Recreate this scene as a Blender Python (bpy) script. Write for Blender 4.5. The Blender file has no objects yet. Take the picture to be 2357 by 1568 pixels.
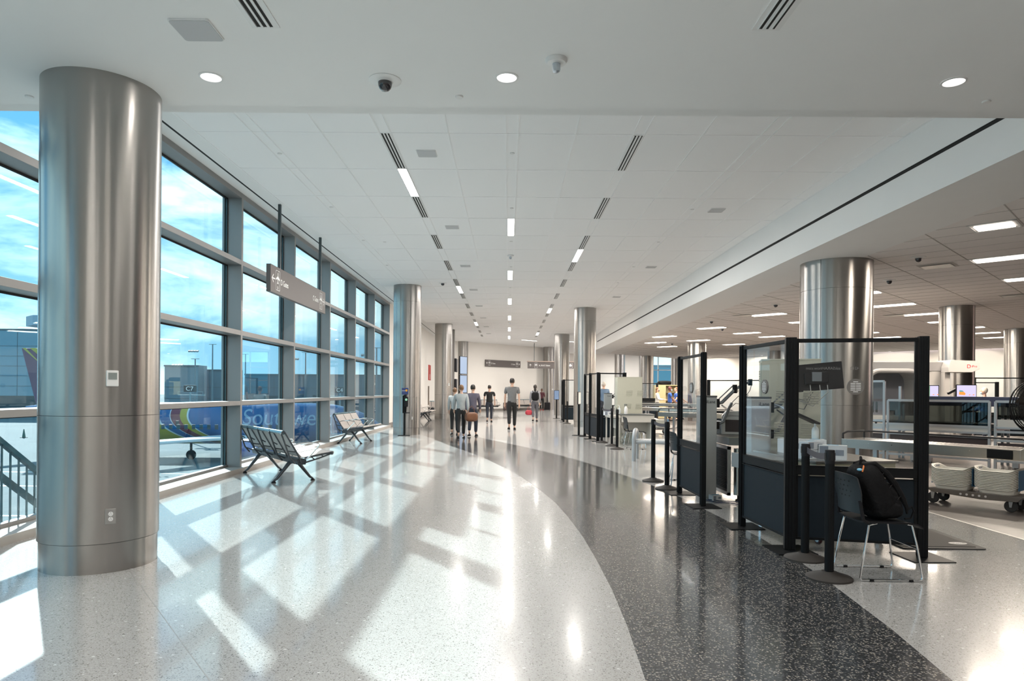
import bpy, bmesh, math, random
from mathutils import Vector, Matrix
random.seed(7)
sc = bpy.context.scene
COL = sc.collection
pi = math.pi
# ---------------------------------------------------------------- camera
FP, PX, PY, ROLL, EYE = 1571.0, 1170.0, 900.0, 0.0073, 1.45
cd = bpy.data.cameras.new('camera'); cam = bpy.data.objects.new('camera', cd); COL.objects.link(cam)
cd.sensor_fit = 'HORIZONTAL'; cd.sensor_width = 36.0; cd.lens = 36.0*FP/2357.0
cd.shift_x = (1178.5-PX)/2357.0; cd.shift_y = (PY-784.0)/2357.0
cd.clip_start = 0.05; cd.clip_end = 3000
cam.matrix_world = Matrix.Translation((0, 0, EYE)) @ Matrix.Rotation(pi/2, 4, 'X') @ Matrix.Rotation(ROLL, 4, 'Z')
sc.camera = cam
# ---------------------------------------------------------------- view
sc.view_settings.view_transform = 'Standard'; sc.view_settings.look = 'None'
sc.view_settings.exposure = 0.12; sc.view_settings.gamma = 1.0; sc.view_settings.use_curve_mapping = False
sc.cycles.transparent_max_bounces = 32; sc.cycles.max_bounces = 10; sc.cycles.diffuse_bounces = 5
sc.cycles.glossy_bounces = 5; sc.cycles.sample_clamp_indirect = 4.0; sc.cycles.sample_clamp_direct = 12.0
# ---------------------------------------------------------------- sky
W = bpy.data.worlds.new('sky'); sc.world = W; W.use_nodes = True
nt = W.node_tree; nt.nodes.clear()
def nn(nt, t, **k):
    n = nt.nodes.new(t)
    for a, b in k.items(): setattr(n, a, b)
    return n
tc = nn(nt, 'ShaderNodeTexCoord'); sep = nn(nt, 'ShaderNodeSeparateXYZ'); nt.links.new(tc.outputs['Generated'], sep.inputs[0])
gr = nn(nt, 'ShaderNodeValToRGB'); nt.links.new(sep.outputs[2], gr.inputs[0])
e = gr.color_ramp.elements; e[0].position = 0.0; e[0].color = (.60, .78, .95, 1); e[1].position = .38; e[1].color = (.18, .50, .88, 1)
mp = nn(nt, 'ShaderNodeMapping'); mp.inputs['Scale'].default_value = (1.6, 1.6, 4.6); mp.inputs['Location'].default_value = (.35, .1, .2)
nt.links.new(tc.outputs['Generated'], mp.inputs[0])
n1 = nn(nt, 'ShaderNodeTexNoise'); n1.inputs['Scale'].default_value = 1.9; n1.inputs['Detail'].default_value = 9; n1.inputs['Roughness'].default_value = .58; n1.inputs['Distortion'].default_value = .35
nt.links.new(mp.outputs[0], n1.inputs[0])
cr = nn(nt, 'ShaderNodeValToRGB'); nt.links.new(n1.outputs[0], cr.inputs[0])
cr.color_ramp.elements[0].position = .45; cr.color_ramp.elements[0].color = (0, 0, 0, 1); cr.color_ramp.elements[1].position = .585; cr.color_ramp.elements[1].color = (1, 1, 1, 1)
mx = nn(nt, 'ShaderNodeMixRGB'); nt.links.new(cr.outputs[0], mx.inputs[0]); nt.links.new(gr.outputs[0], mx.inputs[1]); mx.inputs[2].default_value = (1.75, 1.5, 1.42, 1)
bg = nn(nt, 'ShaderNodeBackground'); bg.inputs[1].default_value = 1.25; nt.links.new(mx.outputs[0], bg.inputs[0])
wo = nn(nt, 'ShaderNodeOutputWorld'); nt.links.new(bg.outputs[0], wo.inputs[0])
# ---------------------------------------------------------------- sun
sd = bpy.data.lights.new('sun', 'SUN'); sd.energy = 16; sd.angle = math.radians(.65); sd.color = (1, .67, .60)
so = bpy.data.objects.new('sun', sd); COL.objects.link(so)
so.rotation_euler = Vector((1, -1.40, -.97)).to_track_quat('-Z', 'Y').to_euler()
LS = 3.1      # common strength of the building's own lamps and the added ones
def area(parent, loc, sx, sy, power, col=(1, .93, .85), rz=0):
    ld = bpy.data.lights.new('lamp_light', 'AREA'); ld.shape = 'RECTANGLE'; ld.size = sx; ld.size_y = sy
    ld.energy = power*LS; ld.color = col
    o = bpy.data.objects.new('lamp_light', ld); COL.objects.link(o); o.parent = parent; o.location = loc; o.rotation_euler = (0, 0, rz)
    return o
# ---------------------------------------------------------------- materials
MC = {}
def mat(name, col=(.5, .5, .5), rough=.5, metal=0., noise=0., nscale=20., spec=.5, coat=0., aniso=0., emit=None, estr=0., bump=0.):
    if name in MC: return MC[name]
    m = bpy.data.materials.new(name); m.use_nodes = True; t = m.node_tree; b = t.nodes['Principled BSDF']
    b.inputs['Base Color'].default_value = (*col, 1); b.inputs['Roughness'].default_value = rough; b.inputs['Metallic'].default_value = metal
    b.inputs['Specular IOR Level'].default_value = spec; b.inputs['Coat Weight'].default_value = coat
    if emit: b.inputs['Emission Color'].default_value = (*emit, 1); b.inputs['Emission Strength'].default_value = estr
    if noise or bump:
        c = nn(t, 'ShaderNodeTexCoord'); n = nn(t, 'ShaderNodeTexNoise'); n.inputs['Scale'].default_value = nscale; n.inputs['Detail'].default_value = 4
        t.links.new(c.outputs['Object'], n.inputs[0])
        if noise:
            r = nn(t, 'ShaderNodeMapRange'); r.inputs[3].default_value = 1-noise; r.inputs[4].default_value = 1+noise
            t.links.new(n.outputs[0], r.inputs[0])
            h = nn(t, 'ShaderNodeMixRGB', blend_type='MULTIPLY'); h.inputs[0].default_value = 1; h.inputs[1].default_value = (*col, 1)
            t.links.new(r.outputs[0], h.inputs[2]); t.links.new(h.outputs[0], b.inputs['Base Color'])
        if bump:
            bp = nn(t, 'ShaderNodeBump'); bp.inputs[0].default_value = bump; bp.inputs[1].default_value = .01
            t.links.new(n.outputs[0], bp.inputs['Height']); t.links.new(bp.outputs[0], b.inputs['Normal'])
    if aniso:
        b.inputs['Anisotropic'].default_value = aniso; b.inputs['Anisotropic Rotation'].default_value = .25
        tg = nn(t, 'ShaderNodeTangent', direction_type='RADIAL', axis='Z'); t.links.new(tg.outputs[0], b.inputs['Tangent'])
    MC[name] = m; return m
def glass(name, tint, refl=1.0, ior=1.5, rough=0.0):
    if name in MC: return MC[name]
    m = bpy.data.materials.new(name); m.use_nodes = True; t = m.node_tree; t.nodes.clear()
    o = nn(t, 'ShaderNodeOutputMaterial'); a = nn(t, 'ShaderNodeBsdfTransparent'); a.inputs[0].default_value = (*tint, 1)
    g = nn(t, 'ShaderNodeBsdfGlossy'); g.inputs['Roughness'].default_value = rough; g.inputs[0].default_value = (.95, .98, 1, 1)
    f = nn(t, 'ShaderNodeLayerWeight'); f.inputs[0].default_value = .5; x = nn(t, 'ShaderNodeMixShader')
    pw = nn(t, 'ShaderNodeMath', operation='POWER'); pw.inputs[1].default_value = 5.; t.links.new(f.outputs['Facing'], pw.inputs[0])
    mu = nn(t, 'ShaderNodeMath', operation='MULTIPLY_ADD'); mu.inputs[1].default_value = .96*refl; mu.inputs[2].default_value = .04*refl
    t.links.new(pw.outputs[0], mu.inputs[0]); t.links.new(mu.outputs[0], x.inputs[0]); t.links.new(a.outputs[0], x.inputs[1]); t.links.new(g.outputs[0], x.inputs[2]); t.links.new(x.outputs[0], o.inputs[0])
    MC[name] = m; return m
def terrazzo(name, base, specs, dens, rough):
    m = bpy.data.materials.new(name); m.use_nodes = True; t = m.node_tree; b = t.nodes['Principled BSDF']
    c = nn(t, 'ShaderNodeTexCoord'); prev = None
    n = nn(t, 'ShaderNodeTexNoise'); n.inputs['Scale'].default_value = .8; n.inputs['Detail'].default_value = 3; t.links.new(c.outputs['Object'], n.inputs[0])
    r = nn(t, 'ShaderNodeMapRange'); r.inputs[3].default_value = .95; r.inputs[4].default_value = 1.05; t.links.new(n.outputs[0], r.inputs[0])
    h = nn(t, 'ShaderNodeMixRGB', blend_type='MULTIPLY'); h.inputs[0].default_value = 1; h.inputs[1].default_value = (*base, 1); t.links.new(r.outputs[0], h.inputs[2]); prev = h.outputs[0]
    for i, (col, scale, lo) in enumerate(specs):
        v = nn(t, 'ShaderNodeTexVoronoi'); v.inputs['Scale'].default_value = scale; v.inputs['Randomness'].default_value = 1
        mpp = nn(t, 'ShaderNodeMapping'); mpp.inputs['Location'].default_value = (i*3.7, i*1.9, 0); mpp.inputs['Rotation'].default_value = (0, 0, i*.7); mpp.inputs['Scale'].default_value = (1, 1+.35*(i % 2), 1)
        t.links.new(c.outputs['Object'], mpp.inputs[0]); t.links.new(mpp.outputs[0], v.inputs[0])
        s1 = nn(t, 'ShaderNodeSeparateColor'); t.links.new(v.outputs['Color'], s1.inputs[0])
        gt = nn(t, 'ShaderNodeMath', operation='GREATER_THAN'); gt.inputs[1].default_value = lo; t.links.new(s1.outputs[i % 3], gt.inputs[0])
        lt = nn(t, 'ShaderNodeMath', operation='LESS_THAN'); lt.inputs[1].default_value = .42; t.links.new(v.outputs['Distance'], lt.inputs[0])
        mu = nn(t, 'ShaderNodeMath', operation='MULTIPLY'); t.links.new(gt.outputs[0], mu.inputs[0]); t.links.new(lt.outputs[0], mu.inputs[1])
        k = nn(t, 'ShaderNodeMixRGB'); t.links.new(mu.outputs[0], k.inputs[0]); t.links.new(prev, k.inputs[1]); k.inputs[2].default_value = (*col, 1); prev = k.outputs[0]
    t.links.new(prev, b.inputs['Base Color']); b.inputs['Roughness'].default_value = rough; b.inputs['Specular IOR Level'].default_value = .55
    b.inputs['Coat Weight'].default_value = .35; b.inputs['Coat Roughness'].default_value = .05
    MC[name] = m; return m
def plankmat(name, rot, c1, c2, cm, sx, sy, rough, mortar=.006, coordscale=1.):
    m = bpy.data.materials.new(name); m.use_nodes = True; t = m.node_tree; b = t.nodes['Principled BSDF']
    c = nn(t, 'ShaderNodeTexCoord'); mpp = nn(t, 'ShaderNodeMapping'); mpp.inputs['Rotation'].default_value = (0, 0, rot); t.links.new(c.outputs['Object'], mpp.inputs[0])
    br = nn(t, 'ShaderNodeTexBrick'); br.inputs['Scale'].default_value = 1; br.inputs['Brick Width'].default_value = sx; br.inputs['Row Height'].default_value = sy; br.inputs['Mortar Size'].default_value = mortar
    br.inputs['Color1'].default_value = (*c1, 1); br.inputs['Color2'].default_value = (*c2, 1); br.inputs['Mortar'].default_value = (*cm, 1); br.inputs['Bias'].default_value = -.1
    t.links.new(mpp.outputs[0], br.inputs[0])
    m2 = nn(t, 'ShaderNodeMapping'); m2.inputs['Rotation'].default_value = (0, 0, rot); m2.inputs['Scale'].default_value = (1.2, 14, 1); t.links.new(c.outputs['Object'], m2.inputs[0])
    n = nn(t, 'ShaderNodeTexNoise'); n.inputs['Scale'].default_value = 2.2; n.inputs['Detail'].default_value = 6; t.links.new(m2.outputs[0], n.inputs[0])
    r = nn(t, 'ShaderNodeMapRange'); r.inputs[1].default_value = .3; r.inputs[2].default_value = .7; r.inputs[3].default_value = .65; r.inputs[4].default_value = 1.3; t.links.new(n.outputs[0], r.inputs[0])
    h = nn(t, 'ShaderNodeMixRGB', blend_type='MULTIPLY'); h.inputs[0].default_value = 1; t.links.new(br.outputs[0], h.inputs[1]); t.links.new(r.outputs[0], h.inputs[2]); t.links.new(h.outputs[0], b.inputs['Base Color'])
    b.inputs['Roughness'].default_value = rough; MC[name] = m; return m
white_gyp = mat('painted_gypsum', (.86, .86, .85), .75, noise=.015, nscale=2)
tile_m = mat('ceiling_panel', (.90, .90, .90), .75, noise=.02, nscale=150)
tbar_m = mat('ceiling_bar', (.93, .93, .93), .5)
sec_tile = mat('acoustic_tile', (.84, .81, .79), .85, noise=.03, nscale=60)
sec_line = mat('tile_reveal', (.50, .48, .46), .8)
wall_m = mat('wall_paint', (.86, .83, .78), .7, noise=.015, nscale=2)
steel = mat('brushed_steel', (.36, .348, .335), .27, 1., noise=.03, nscale=1.5, aniso=.85)
steel_b = mat('brushed_steel_seam', (.12, .12, .12), .5, 1.)
alu = mat('anodised_frame', (.27, .265, .26), .45, .4, noise=.02)
alu_p = mat('aluminium_profile', (.42, .42, .43), .34, .9, noise=.03)
inox = mat('stainless_sheet', (.42, .395, .365), .28, 1., noise=.05, nscale=6)
black_m = mat('black_powder_coat', (.008, .009, .010), .5, noise=.1, spec=.12)
black_pl = mat('black_plastic', (.012, .012, .014), .5, noise=.1, spec=.18)
rubber = mat('rubber', (.015, .015, .015), .8, noise=.1)
slot_m = mat('dark_slot', (.01, .01, .01), .8)
panel_dk = mat('dark_panel', (.012, .018, .024), .55, spec=.12, noise=.15, nscale=200)
chrome = mat('chrome', (.85, .85, .86), .08, 1.)
seat_dk = mat('seat_frame_dark', (.055, .065, .075), .35, .4, noise=.08)
seat_lt = mat('seat_vinyl_light', (.42, .38, .35), .45, noise=.08, nscale=300)
seat_top = mat('seat_rail_metal', (.22, .36, .42), .25, .85)
beige = mat('locker_beige', (.50, .49, .40), .5, noise=.03)
grey_tube = mat('grey_tube', (.36, .39, .41), .45, .1, noise=.04)
white_pl = mat('white_plastic', (.78, .78, .77), .4, noise=.03)
bin_m = mat('bin_plastic', (.72, .70, .63), .5, noise=.04)
sign_m = mat('sign_brown', (.115, .10, .095), .5, .25, noise=.05)
sign_w = mat('sign_white', (.9, .9, .88), .5)
lamp_m = mat('lamp_diffuser', (.9, .9, .9), .5, emit=(1, .96, .90), estr=9.)
lamp_w = mat('lamp_tube', (.9, .9, .9), .5, emit=(1, .90, .78), estr=7.)
win_glass = glass('window_glass', (.70, .935, .985), 1.0, 1.45)
booth_glass = glass('booth_glass', (.95, .97, .98), .42, 1.42)
dark_glass = glass('smoked_glass', (.30, .33, .32), .8)
skin_a = mat('skin_light', (.58, .36, .26), .55, noise=.05); skin_b = mat('skin_dark', (.18, .09, .055), .55, noise=.05)
floor_w = terrazzo('terrazzo_pale', (.42, .417, .407), [((.17, .165, .16), 85, .84), ((.52, .515, .50), 90, .78), ((.29, .28, .26), 120, .74), ((.72, .72, .72), 45, .985)], 1, .16)
floor_d = terrazzo('terrazzo_dark', (.035, .038, .042), [((.24, .23, .21), 60, .72), ((.13, .13, .135), 75, .55), ((.36, .33, .28), 90, .86), ((.02, .02, .02), 50, .7)], 1, .15)
floor_v = plankmat('vinyl_plank', .9, (.055, .046, .042), (.085, .073, .067), (.02, .018, .015), 1.0, .5, .4)
# ---------------------------------------------------------------- mesh helpers
class MB:
    def __init__(s): s.v = []; s.f = []; s.mi = []; s.cur = 0
    def add(s, vs, fs, M=None):
        b = len(s.v)
        s.v += [tuple(M @ Vector(p)) if M else tuple(p) for p in vs]
        s.f += [tuple(b+i for i in f) for f in fs]; s.mi += [s.cur]*len(fs); return s
    def box(s, c, d, rz=0., M=None):
        x, y, z = d[0]/2, d[1]/2, d[2]/2
        vs = [(i*x, j*y, k*z) for k in (-1, 1) for j in (-1, 1) for i in (-1, 1)]
        T = Matrix.Translation(c) @ Matrix.Rotation(rz, 4, 'Z')
        if M: T = M @ T
        return s.add(vs, [(0, 2, 3, 1), (4, 5, 7, 6), (0, 1, 5, 4), (2, 6, 7, 3), (0, 4, 6, 2), (1, 3, 7, 5)], T)
    def bb(s, x0, x1, y0, y1, z0, z1): return s.box(((x0+x1)/2, (y0+y1)/2, (z0+z1)/2), (abs(x1-x0), abs(y1-y0), abs(z1-z0)))
    def bar(s, p, q, w, h, up=(0, 0, 1)):
        p = Vector(p); q = Vector(q); d = q-p; L = d.length; z = d.normalized(); u = Vector(up)
        if abs(z.dot(u)) > .99: u = Vector((1, 0, 0))
        x = z.cross(u).normalized(); y = x.cross(z).normalized()
        M = Matrix((( x.x, y.x, z.x, (p.x+q.x)/2), (x.y, y.y, z.y, (p.y+q.y)/2), (x.z, y.z, z.z, (p.z+q.z)/2), (0, 0, 0, 1)))
        return s.box((0, 0, 0), (w, h, L), 0, M)
    def tube(s, pts, r, n=10, cap=True, closed=False):
        P = [Vector(p) for p in pts]; rs = r if isinstance(r, (list, tuple)) else [r]*len(P); b = len(s.v); prev = None; m = len(P)
        for i, p in enumerate(P):
            if closed: d = P[(i+1) % m]-P[i-1]
            else: d = (P[i+1] if i < m-1 else p)-(P[i-1] if i else p)
            d.normalize()
            if prev is None:
                u = Vector((0, 0, 1)) if abs(d.z) < .9 else Vector((1, 0, 0)); x = d.cross(u).normalized()
            else: x = (prev-d*prev.dot(d)).normalized()
            y = d.cross(x); prev = x
            for k in range(n):
                a = 2*pi*k/n; s.v.append(tuple(p+(x*math.cos(a)+y*math.sin(a))*rs[i]))
        R = m if closed else m-1
        for i in range(R):
            for k in range(n):
                a = b+i*n+k; c = b+i*n+(k+1) % n; j = (i+1) % m; s.f.append((a, c, b+j*n+(k+1) % n, b+j*n+k)); s.mi.append(s.cur)
        if cap and not closed:
            s.f.append(tuple(b+k for k in range(n))[::-1]); s.f.append(tuple(b+(m-1)*n+k for k in range(n))); s.mi += [s.cur]*2
        return s
    def cyl(s, c, r, z0, z1, n=24): return s.lathe([(r, z0), (r, z1)], (c[0], c[1], 0), n, True)
    def lathe(s, prof, c=(0, 0, 0), n=24, cap=True, M=None):
        b = len(s.v); c = Vector(c)
        for r, z in prof:
            for k in range(n):
                a = 2*pi*k/n; p = c+Vector((r*math.cos(a), r*math.sin(a), z)); s.v.append(tuple(M @ p) if M else tuple(p))
        for i in range(len(prof)-1):
            for k in range(n): s.f.append((b+i*n+k, b+i*n+(k+1) % n, b+(i+1)*n+(k+1) % n, b+(i+1)*n+k)); s.mi.append(s.cur)
        if cap:
            s.f.append(tuple(b+k for k in range(n))[::-1]); s.f.append(tuple(b+(len(prof)-1)*n+k for k in range(n))); s.mi += [s.cur]*2
        return s
    def prism(s, poly, z0, z1, M=None):
        n = len(poly); vs = [(x, y, z0) for x, y in poly]+[(x, y, z1) for x, y in poly]
        fs = [tuple(range(n))[::-1], tuple(range(n, 2*n))]+[(i, (i+1) % n, n+(i+1) % n, n+i) for i in range(n)]
        return s.add(vs, fs, M)
    def ell(s, c, r, n=14, m=10, M=None):
        b = len(s.v); vs = []; fs = []
        for i in range(m+1):
            t = pi*i/m
            for k in range(n): a = 2*pi*k/n; vs.append((c[0]+r[0]*math.sin(t)*math.cos(a), c[1]+r[1]*math.sin(t)*math.sin(a), c[2]+r[2]*math.cos(t)))
        for i in range(m):
            for k in range(n): fs.append((i*n+k, (i+1)*n+k, (i+1)*n+(k+1) % n, i*n+(k+1) % n))
        return s.add(vs, fs, M)
    def build(s, name, mats, parent=None, smooth=False, bevel=0, **props):
        me = bpy.data.meshes.new(name); me.from_pydata(s.v, [], s.f)
        if not isinstance(mats, (list, tuple)): mats = [mats]
        for m in mats: me.materials.append(m)
        if len(mats) > 1: me.polygons.foreach_set('material_index', s.mi)
        bm = bmesh.new(); bm.from_mesh(me); bmesh.ops.recalc_face_normals(bm, faces=bm.faces)
        if smooth:
            for f in bm.faces: f.smooth = True
            for ed in bm.edges:
                if len(ed.link_faces) == 2 and ed.calc_face_angle(0) > .6: ed.smooth = False
        bm.to_mesh(me); bm.free()
        o = bpy.data.objects.new(name, me); COL.objects.link(o)
        if parent: o.parent = parent
        if bevel:
            md = o.modifiers.new('bevel', 'BEVEL'); md.width = bevel; md.segments = 2; md.limit_method = 'ANGLE'
        for k, v in props.items(): o[k] = v
        return o
def thing(name, label, cat, loc=(0, 0, 0), rz=0, group=None):
    o = bpy.data.objects.new(name, None); COL.objects.link(o); o.location = loc; o.rotation_euler = (0, 0, rz); o.empty_display_size = .1
    o['label'] = label; o['category'] = cat
    if group: o['group'] = group
    return o
def tag(o, label, cat, group=None):
    o['label'] = label; o['category'] = cat
    if group: o['group'] = group
    return o
def kids(o): return [c for c in COL.objects if c.parent == o]
def dup(root, loc, rz, label, group=None, sc_=None):
    r = root.copy(); COL.objects.link(r); r.location = loc; r.rotation_euler = (0, 0, rz); r['label'] = label
    if group: r['group'] = group
    if sc_: r.scale = sc_
    for ch in kids(root):
        c = ch.copy(); COL.objects.link(c); c.parent = r
        for g in kids(ch):
            d = g.copy(); COL.objects.link(d); d.parent = c
    return r
def struct(o): o['kind'] = 'structure'; return o
def text(name, s, size, m, parent, M, depth=.002, bend=None, align='LEFT', xs=1.):
    cu = bpy.data.curves.new(name, 'FONT'); cu.body = s; cu.size = size; cu.extrude = depth; cu.align_x = align
    to = bpy.data.objects.new('tmp', cu); COL.objects.link(to)
    me = bpy.data.meshes.new_from_object(to.evaluated_get(bpy.context.evaluated_depsgraph_get()))
    bpy.data.objects.remove(to); bpy.data.curves.remove(cu)
    me.name = name; me.transform(Matrix.Diagonal((xs, 1, 1, 1))); me.transform(M)
    if bend:
        for v in me.vertices: v.co = bend(v.co)
    me.materials.clear(); me.materials.append(m)
    o = bpy.data.objects.new(name, me); COL.objects.link(o)
    if parent: o.parent = parent
    return o
ORD = ['first', 'second', 'third', 'fourth', 'fifth', 'sixth', 'seventh', 'eighth', 'ninth', 'tenth', 'eleventh', 'twelfth', 'thirteenth', 'fourteenth', 'fifteenth', 'sixteenth']
# frame for things read on a face: local x = reading direction, y = up, z = towards the reader
def face(origin, ang):
    return Matrix.Translation(origin) @ Matrix.Rotation(ang, 4, 'Z') @ Matrix.Rotation(pi/2, 4, 'X')
# ================================================================ FLOOR
def interp(pts, y):
    for (x0, y0), (x1, y1) in zip(pts, pts[1:]):
        if y0 <= y <= y1: return x0+(x1-x0)*(y-y0)/(y1-y0)
    return pts[0][0] if y < pts[0][1] else pts[-1][0]
inner = [(-.35, -3), (.1, 0), (.42, 1.6), (.60, 2.6), (.70, 3.43), (.745, 4.2), (.77, 5), (.77, 5.9), (.755, 6.8), (.70, 7.9), (.62, 8.9), (.46, 10.1), (.28, 11.2), (.05, 12.4), (-.22, 13.5), (-.52, 14.75), (-1.05, 16.5), (-1.57, 18.07), (-2.2, 20.3), (-2.93, 22.6), (-3.8, 24.8), (-4.6, 26.8)]
outer = [(1.2, -3), (1.7, 0), (2.0, 1.6), (2.15, 2.6), (2.26, 3.46), (2.37, 4.2), (2.47, 5.2), (2.52, 5.9), (2.53, 6.8), (2.45, 8.3), (2.38, 9.5), (2.19, 11.0), (1.98, 12.1), (1.77, 13.15), (1.5, 14.3), (1.22, 15.3), (.91, 16.3), (.50, 17.5), (.08, 18.6), (-.36, 19.8), (-.8, 20.9), (-1.3, 22.5), (-1.79, 24.2), (-2.03, 25.6), (-2.05, 26.6), (-1.9, 28.2), (-1.4, 31), (-.6, 34.0), (.6, 38.0)]
ys = sorted({y for _, y in inner+outer}|{-9, -3}|{y+.5 for y in range(-3, 38)})
fb = MB()
def quadrow(y0, y1, x0a, x1a, x0b, x1b, mi):
    fb.cur = mi; fb.add([(x0a, y0, 0), (x1a, y0, 0), (x1b, y1, 0), (x0b, y1, 0)], [(0, 1, 2, 3)])
for y0, y1 in zip(ys, ys[1:]):
    if y1 > 38: break
    a, b = interp(inner, y0), interp(inner, y1); c, d = interp(outer, y0), interp(outer, y1)
    if y0 < 26.8: quadrow(y0, y1, -4.6, a, -4.6, b, 0)
    quadrow(y0, y1, a if y0 < 26.8 else -4.7, c, b if y1 <= 26.8 else -4.7, d, 1)
    quadrow(y0, y1, c, 5.17, d, 5.17, 0); quadrow(y0, y1, 5.17, 45, 5.17, 45, 2)
quadrow(38, 64, -4.7, 5.17, -4.7, 5.17, 0); quadrow(38, 64, 5.17, 45, 5.17, 45, 2)
fl = fb.build('floor', [floor_w, floor_d, floor_v]); struct(fl)
j = MB()
j.add([(-3.0, 5.42, .0006), (-2.9965, 5.4225, .0006), (-1.2, 3.03, .0006), (-1.2035, 3.0275, .0006)], [(0, 1, 2, 3)])
j.add([(5.155, -3, .001), (5.185, -3, .001), (5.185, 43, .001), (5.155, 43, .001)], [(0, 1, 2, 3)])
j.build('divider_strip', mat('divider_strip', (.50, .49, .47), .4, .5), fl)
# ================================================================ WINDOW WALL
GX, IX = -4.93, -4.67
sl = MB(); sl.bb(-5.05, -4.60, -6, 26.8, -.35, .085); struct(sl.build('trim_1', mat('sill_paint', (.40, .37, .34), .5, noise=.03), bevel=.006))
wy = [-2.80, .16, 3.12, 6.08, 9.03, 11.98, 14.93, 17.89, 20.85, 23.80, 26.8]
zt = [(.085, 1.165, 1.24), (1.24, 2.385, 2.47), (2.47, 3.615, 3.70), (3.70, 4.78, 4.87)]
for i, (y0, y1) in enumerate(zip(wy, wy[1:])):
    top = 4.87
    w = MB()
    w.bb(GX-.08, IX, y1-.075, y1, .085, top)
    if i == 0: w.bb(GX-.08, IX, y0, y0+.0, .085, top)
    for a, b, c in zt: w.bb(GX-.06, IX-.002, y0, y1-.075, b, c)
    w.bb(GX-.04, GX+.04, y0, y1-.075, .085, .125)
    fr = struct(w.build('window_%d' % (i+1), alu, bevel=.003))
    g = MB()
    for a, b, c in zt:
        g.bb(GX-.035, GX-.02, y0, y0+.018, a, b); g.bb(GX-.035, GX-.02, y1-.098, y1-.075, a, b); g.bb(GX+.012, GX+.02, y1-.1, y1-.075, a, b); g.bb(GX-.01, GX+.015, y0, y1-.075, b-.022, b)
    g.build('gasket', rubber, fr)
    for a, b, c in zt:
        p = MB(); p.bb(GX-.012, GX, y0, y1-.075, a, b); p.build('pane', win_glass, fr)
# walls
m = MB(); m.bb(-5.05, 45, -9.2, -9, -.2, 4.1); struct(m.build('wall_front', wall_m))
m = MB(); m.bb(-5.05, -4.67, -9, -2.8, -.2, 4.1); struct(m.build('wall_left', wall_m))
m = MB(); m.bb(45, 45.2, -9, 24, -.2, 4.1); struct(m.build('wall_right', wall_m))
m = MB(); m.bb(-5.05, -4.60, -9, -6, -.2, .085); struct(m.build('baseboard_left', MC['sill_paint']))
wl = MB(); wl.bb(-5.0, -4.7, 26.8, 46.2, -.2, 4.87); struct(wl.build('wall_left', wall_m))
bl = MB(); bl.bb(-4.7, -4.685, 26.85, 46.0, 0, .15); struct(bl.build('baseboard_left', mat('baseboard_grey', (.25, .23, .21), .5, noise=.03)))
R2 = math.sqrt(.5)
def slab(p, q, th, z0, z1):
    m = MB(); d = (Vector(q)-Vector(p)); n = Vector((-d.y, d.x)).normalized()*th
    m.prism([(p[0], p[1]), (q[0], q[1]), (q[0]+n.x, q[1]+n.y), (p[0]+n.x, p[1]+n.y)], z0, z1); return m
struct(slab((-4.7, 46.1), (5.0, 55.8), .25, 0, 4.87).build('wall_back', wall_m))
struct(slab((-4.69, 46.07), (5.02, 55.78), .02, 0, .15).build('baseboard_back', MC['baseboard_grey']))
wb = MB(); wb.bb(5.0, 11.9, 62, 62.2, 0, 4.87); wb.bb(17.0, 24, 62, 62.2, 0, 4.87); wb.bb(11.9, 17.0, 62, 62.2, 0, 1.0)
struct(wb.build('wall_far', wall_m))
w = MB()
for x in (11.9, 13.55, 15.2, 16.93): w.bb(x, x+.07, 61.9, 62.1, 1.0, 4.87)
for z in (1.0, 2.2, 3.4, 4.8): w.bb(11.9, 17, 61.9, 62.1, z, z+.07)
fw = struct(w.build('window_11', alu))
for x in (11.97, 13.62, 15.27):
    p = MB(); p.bb(x, x+1.58, 62.0, 62.02, 1.0, 4.85); p.build('pane', win_glass, fw)
struct(slab((12.85, 51.05), (40, 23.9), .25, 0, 3.95).build('wall_right', wall_m))
wc = slab((5.0, 55.8), (5.0, 62.1), .2, 0, 4.87); struct(wc.build('wall_return', wall_m))
# ================================================================ CEILINGS
c = MB(); c.bb(-5.05, 46, -9.2, 6.1, 3.92, 4.1); c.bb(-5.05, 5.25, 5.95, 6.1, 3.92, 5.0); struct(c.build('ceiling_soffit', white_gyp)); COL.objects['ceiling_soffit'].name = 'ceiling'
c = MB(); c.bb(-4.18, 5.25, 6.1, 46, 4.87, 5.0); c.bb(-4.7, 24, 46, 62.2, 4.87, 5.0)
main_c = struct(c.build('ceiling', tile_m))
c = MB(); c.bb(-5.05, -4.47, 6.1, 46.2, 4.87, 5.0); c.bb(-4.43, -4.18, 6.1, 46.2, 4.866, 5.0); struct(c.build('trim_2', white_gyp))
c = MB(); c.bb(-4.47, -4.43, 6.1, 46.2, 4.8685, 5.0); struct(c.build('trim_3', slot_m))
t = MB()
xs = [-4.18, -3.43, -3.28, -2.51, -1.743, -1.589, -.822, -.052, .108, .869, 1.634, 1.790, 2.56, 3.325, 3.48, 4.25, 5.0, 5.24]
for x in xs:
    t.bb(x-.011, x-.003, 6.12, 46, 4.864, 4.87); t.bb(x+.003, x+.011, 6.12, 46, 4.864, 4.87)
y = 7.585
while y < 46: t.bb(-4.18, 5.25, y-.006, y+.006, 4.865, 4.87); y += 1.4853
t.build('grid_bar', tbar_m, main_c)
f = MB(); f.bb(5.25, 5.45, 6.1, 43.4, 3.95, 4.385); f.bb(5.25, 5.45, 6.1, 43.4, 4.43, 5.0); f.bb(5.25, 5.45, 40.5, 43.4, 4.38, 4.44)
struct(f.build('trim_4', white_gyp))
f = MB(); f.bb(5.252, 5.45, 6.1, 40.5, 4.386, 4.429); struct(f.build('trim_5', slot_m))
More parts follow.
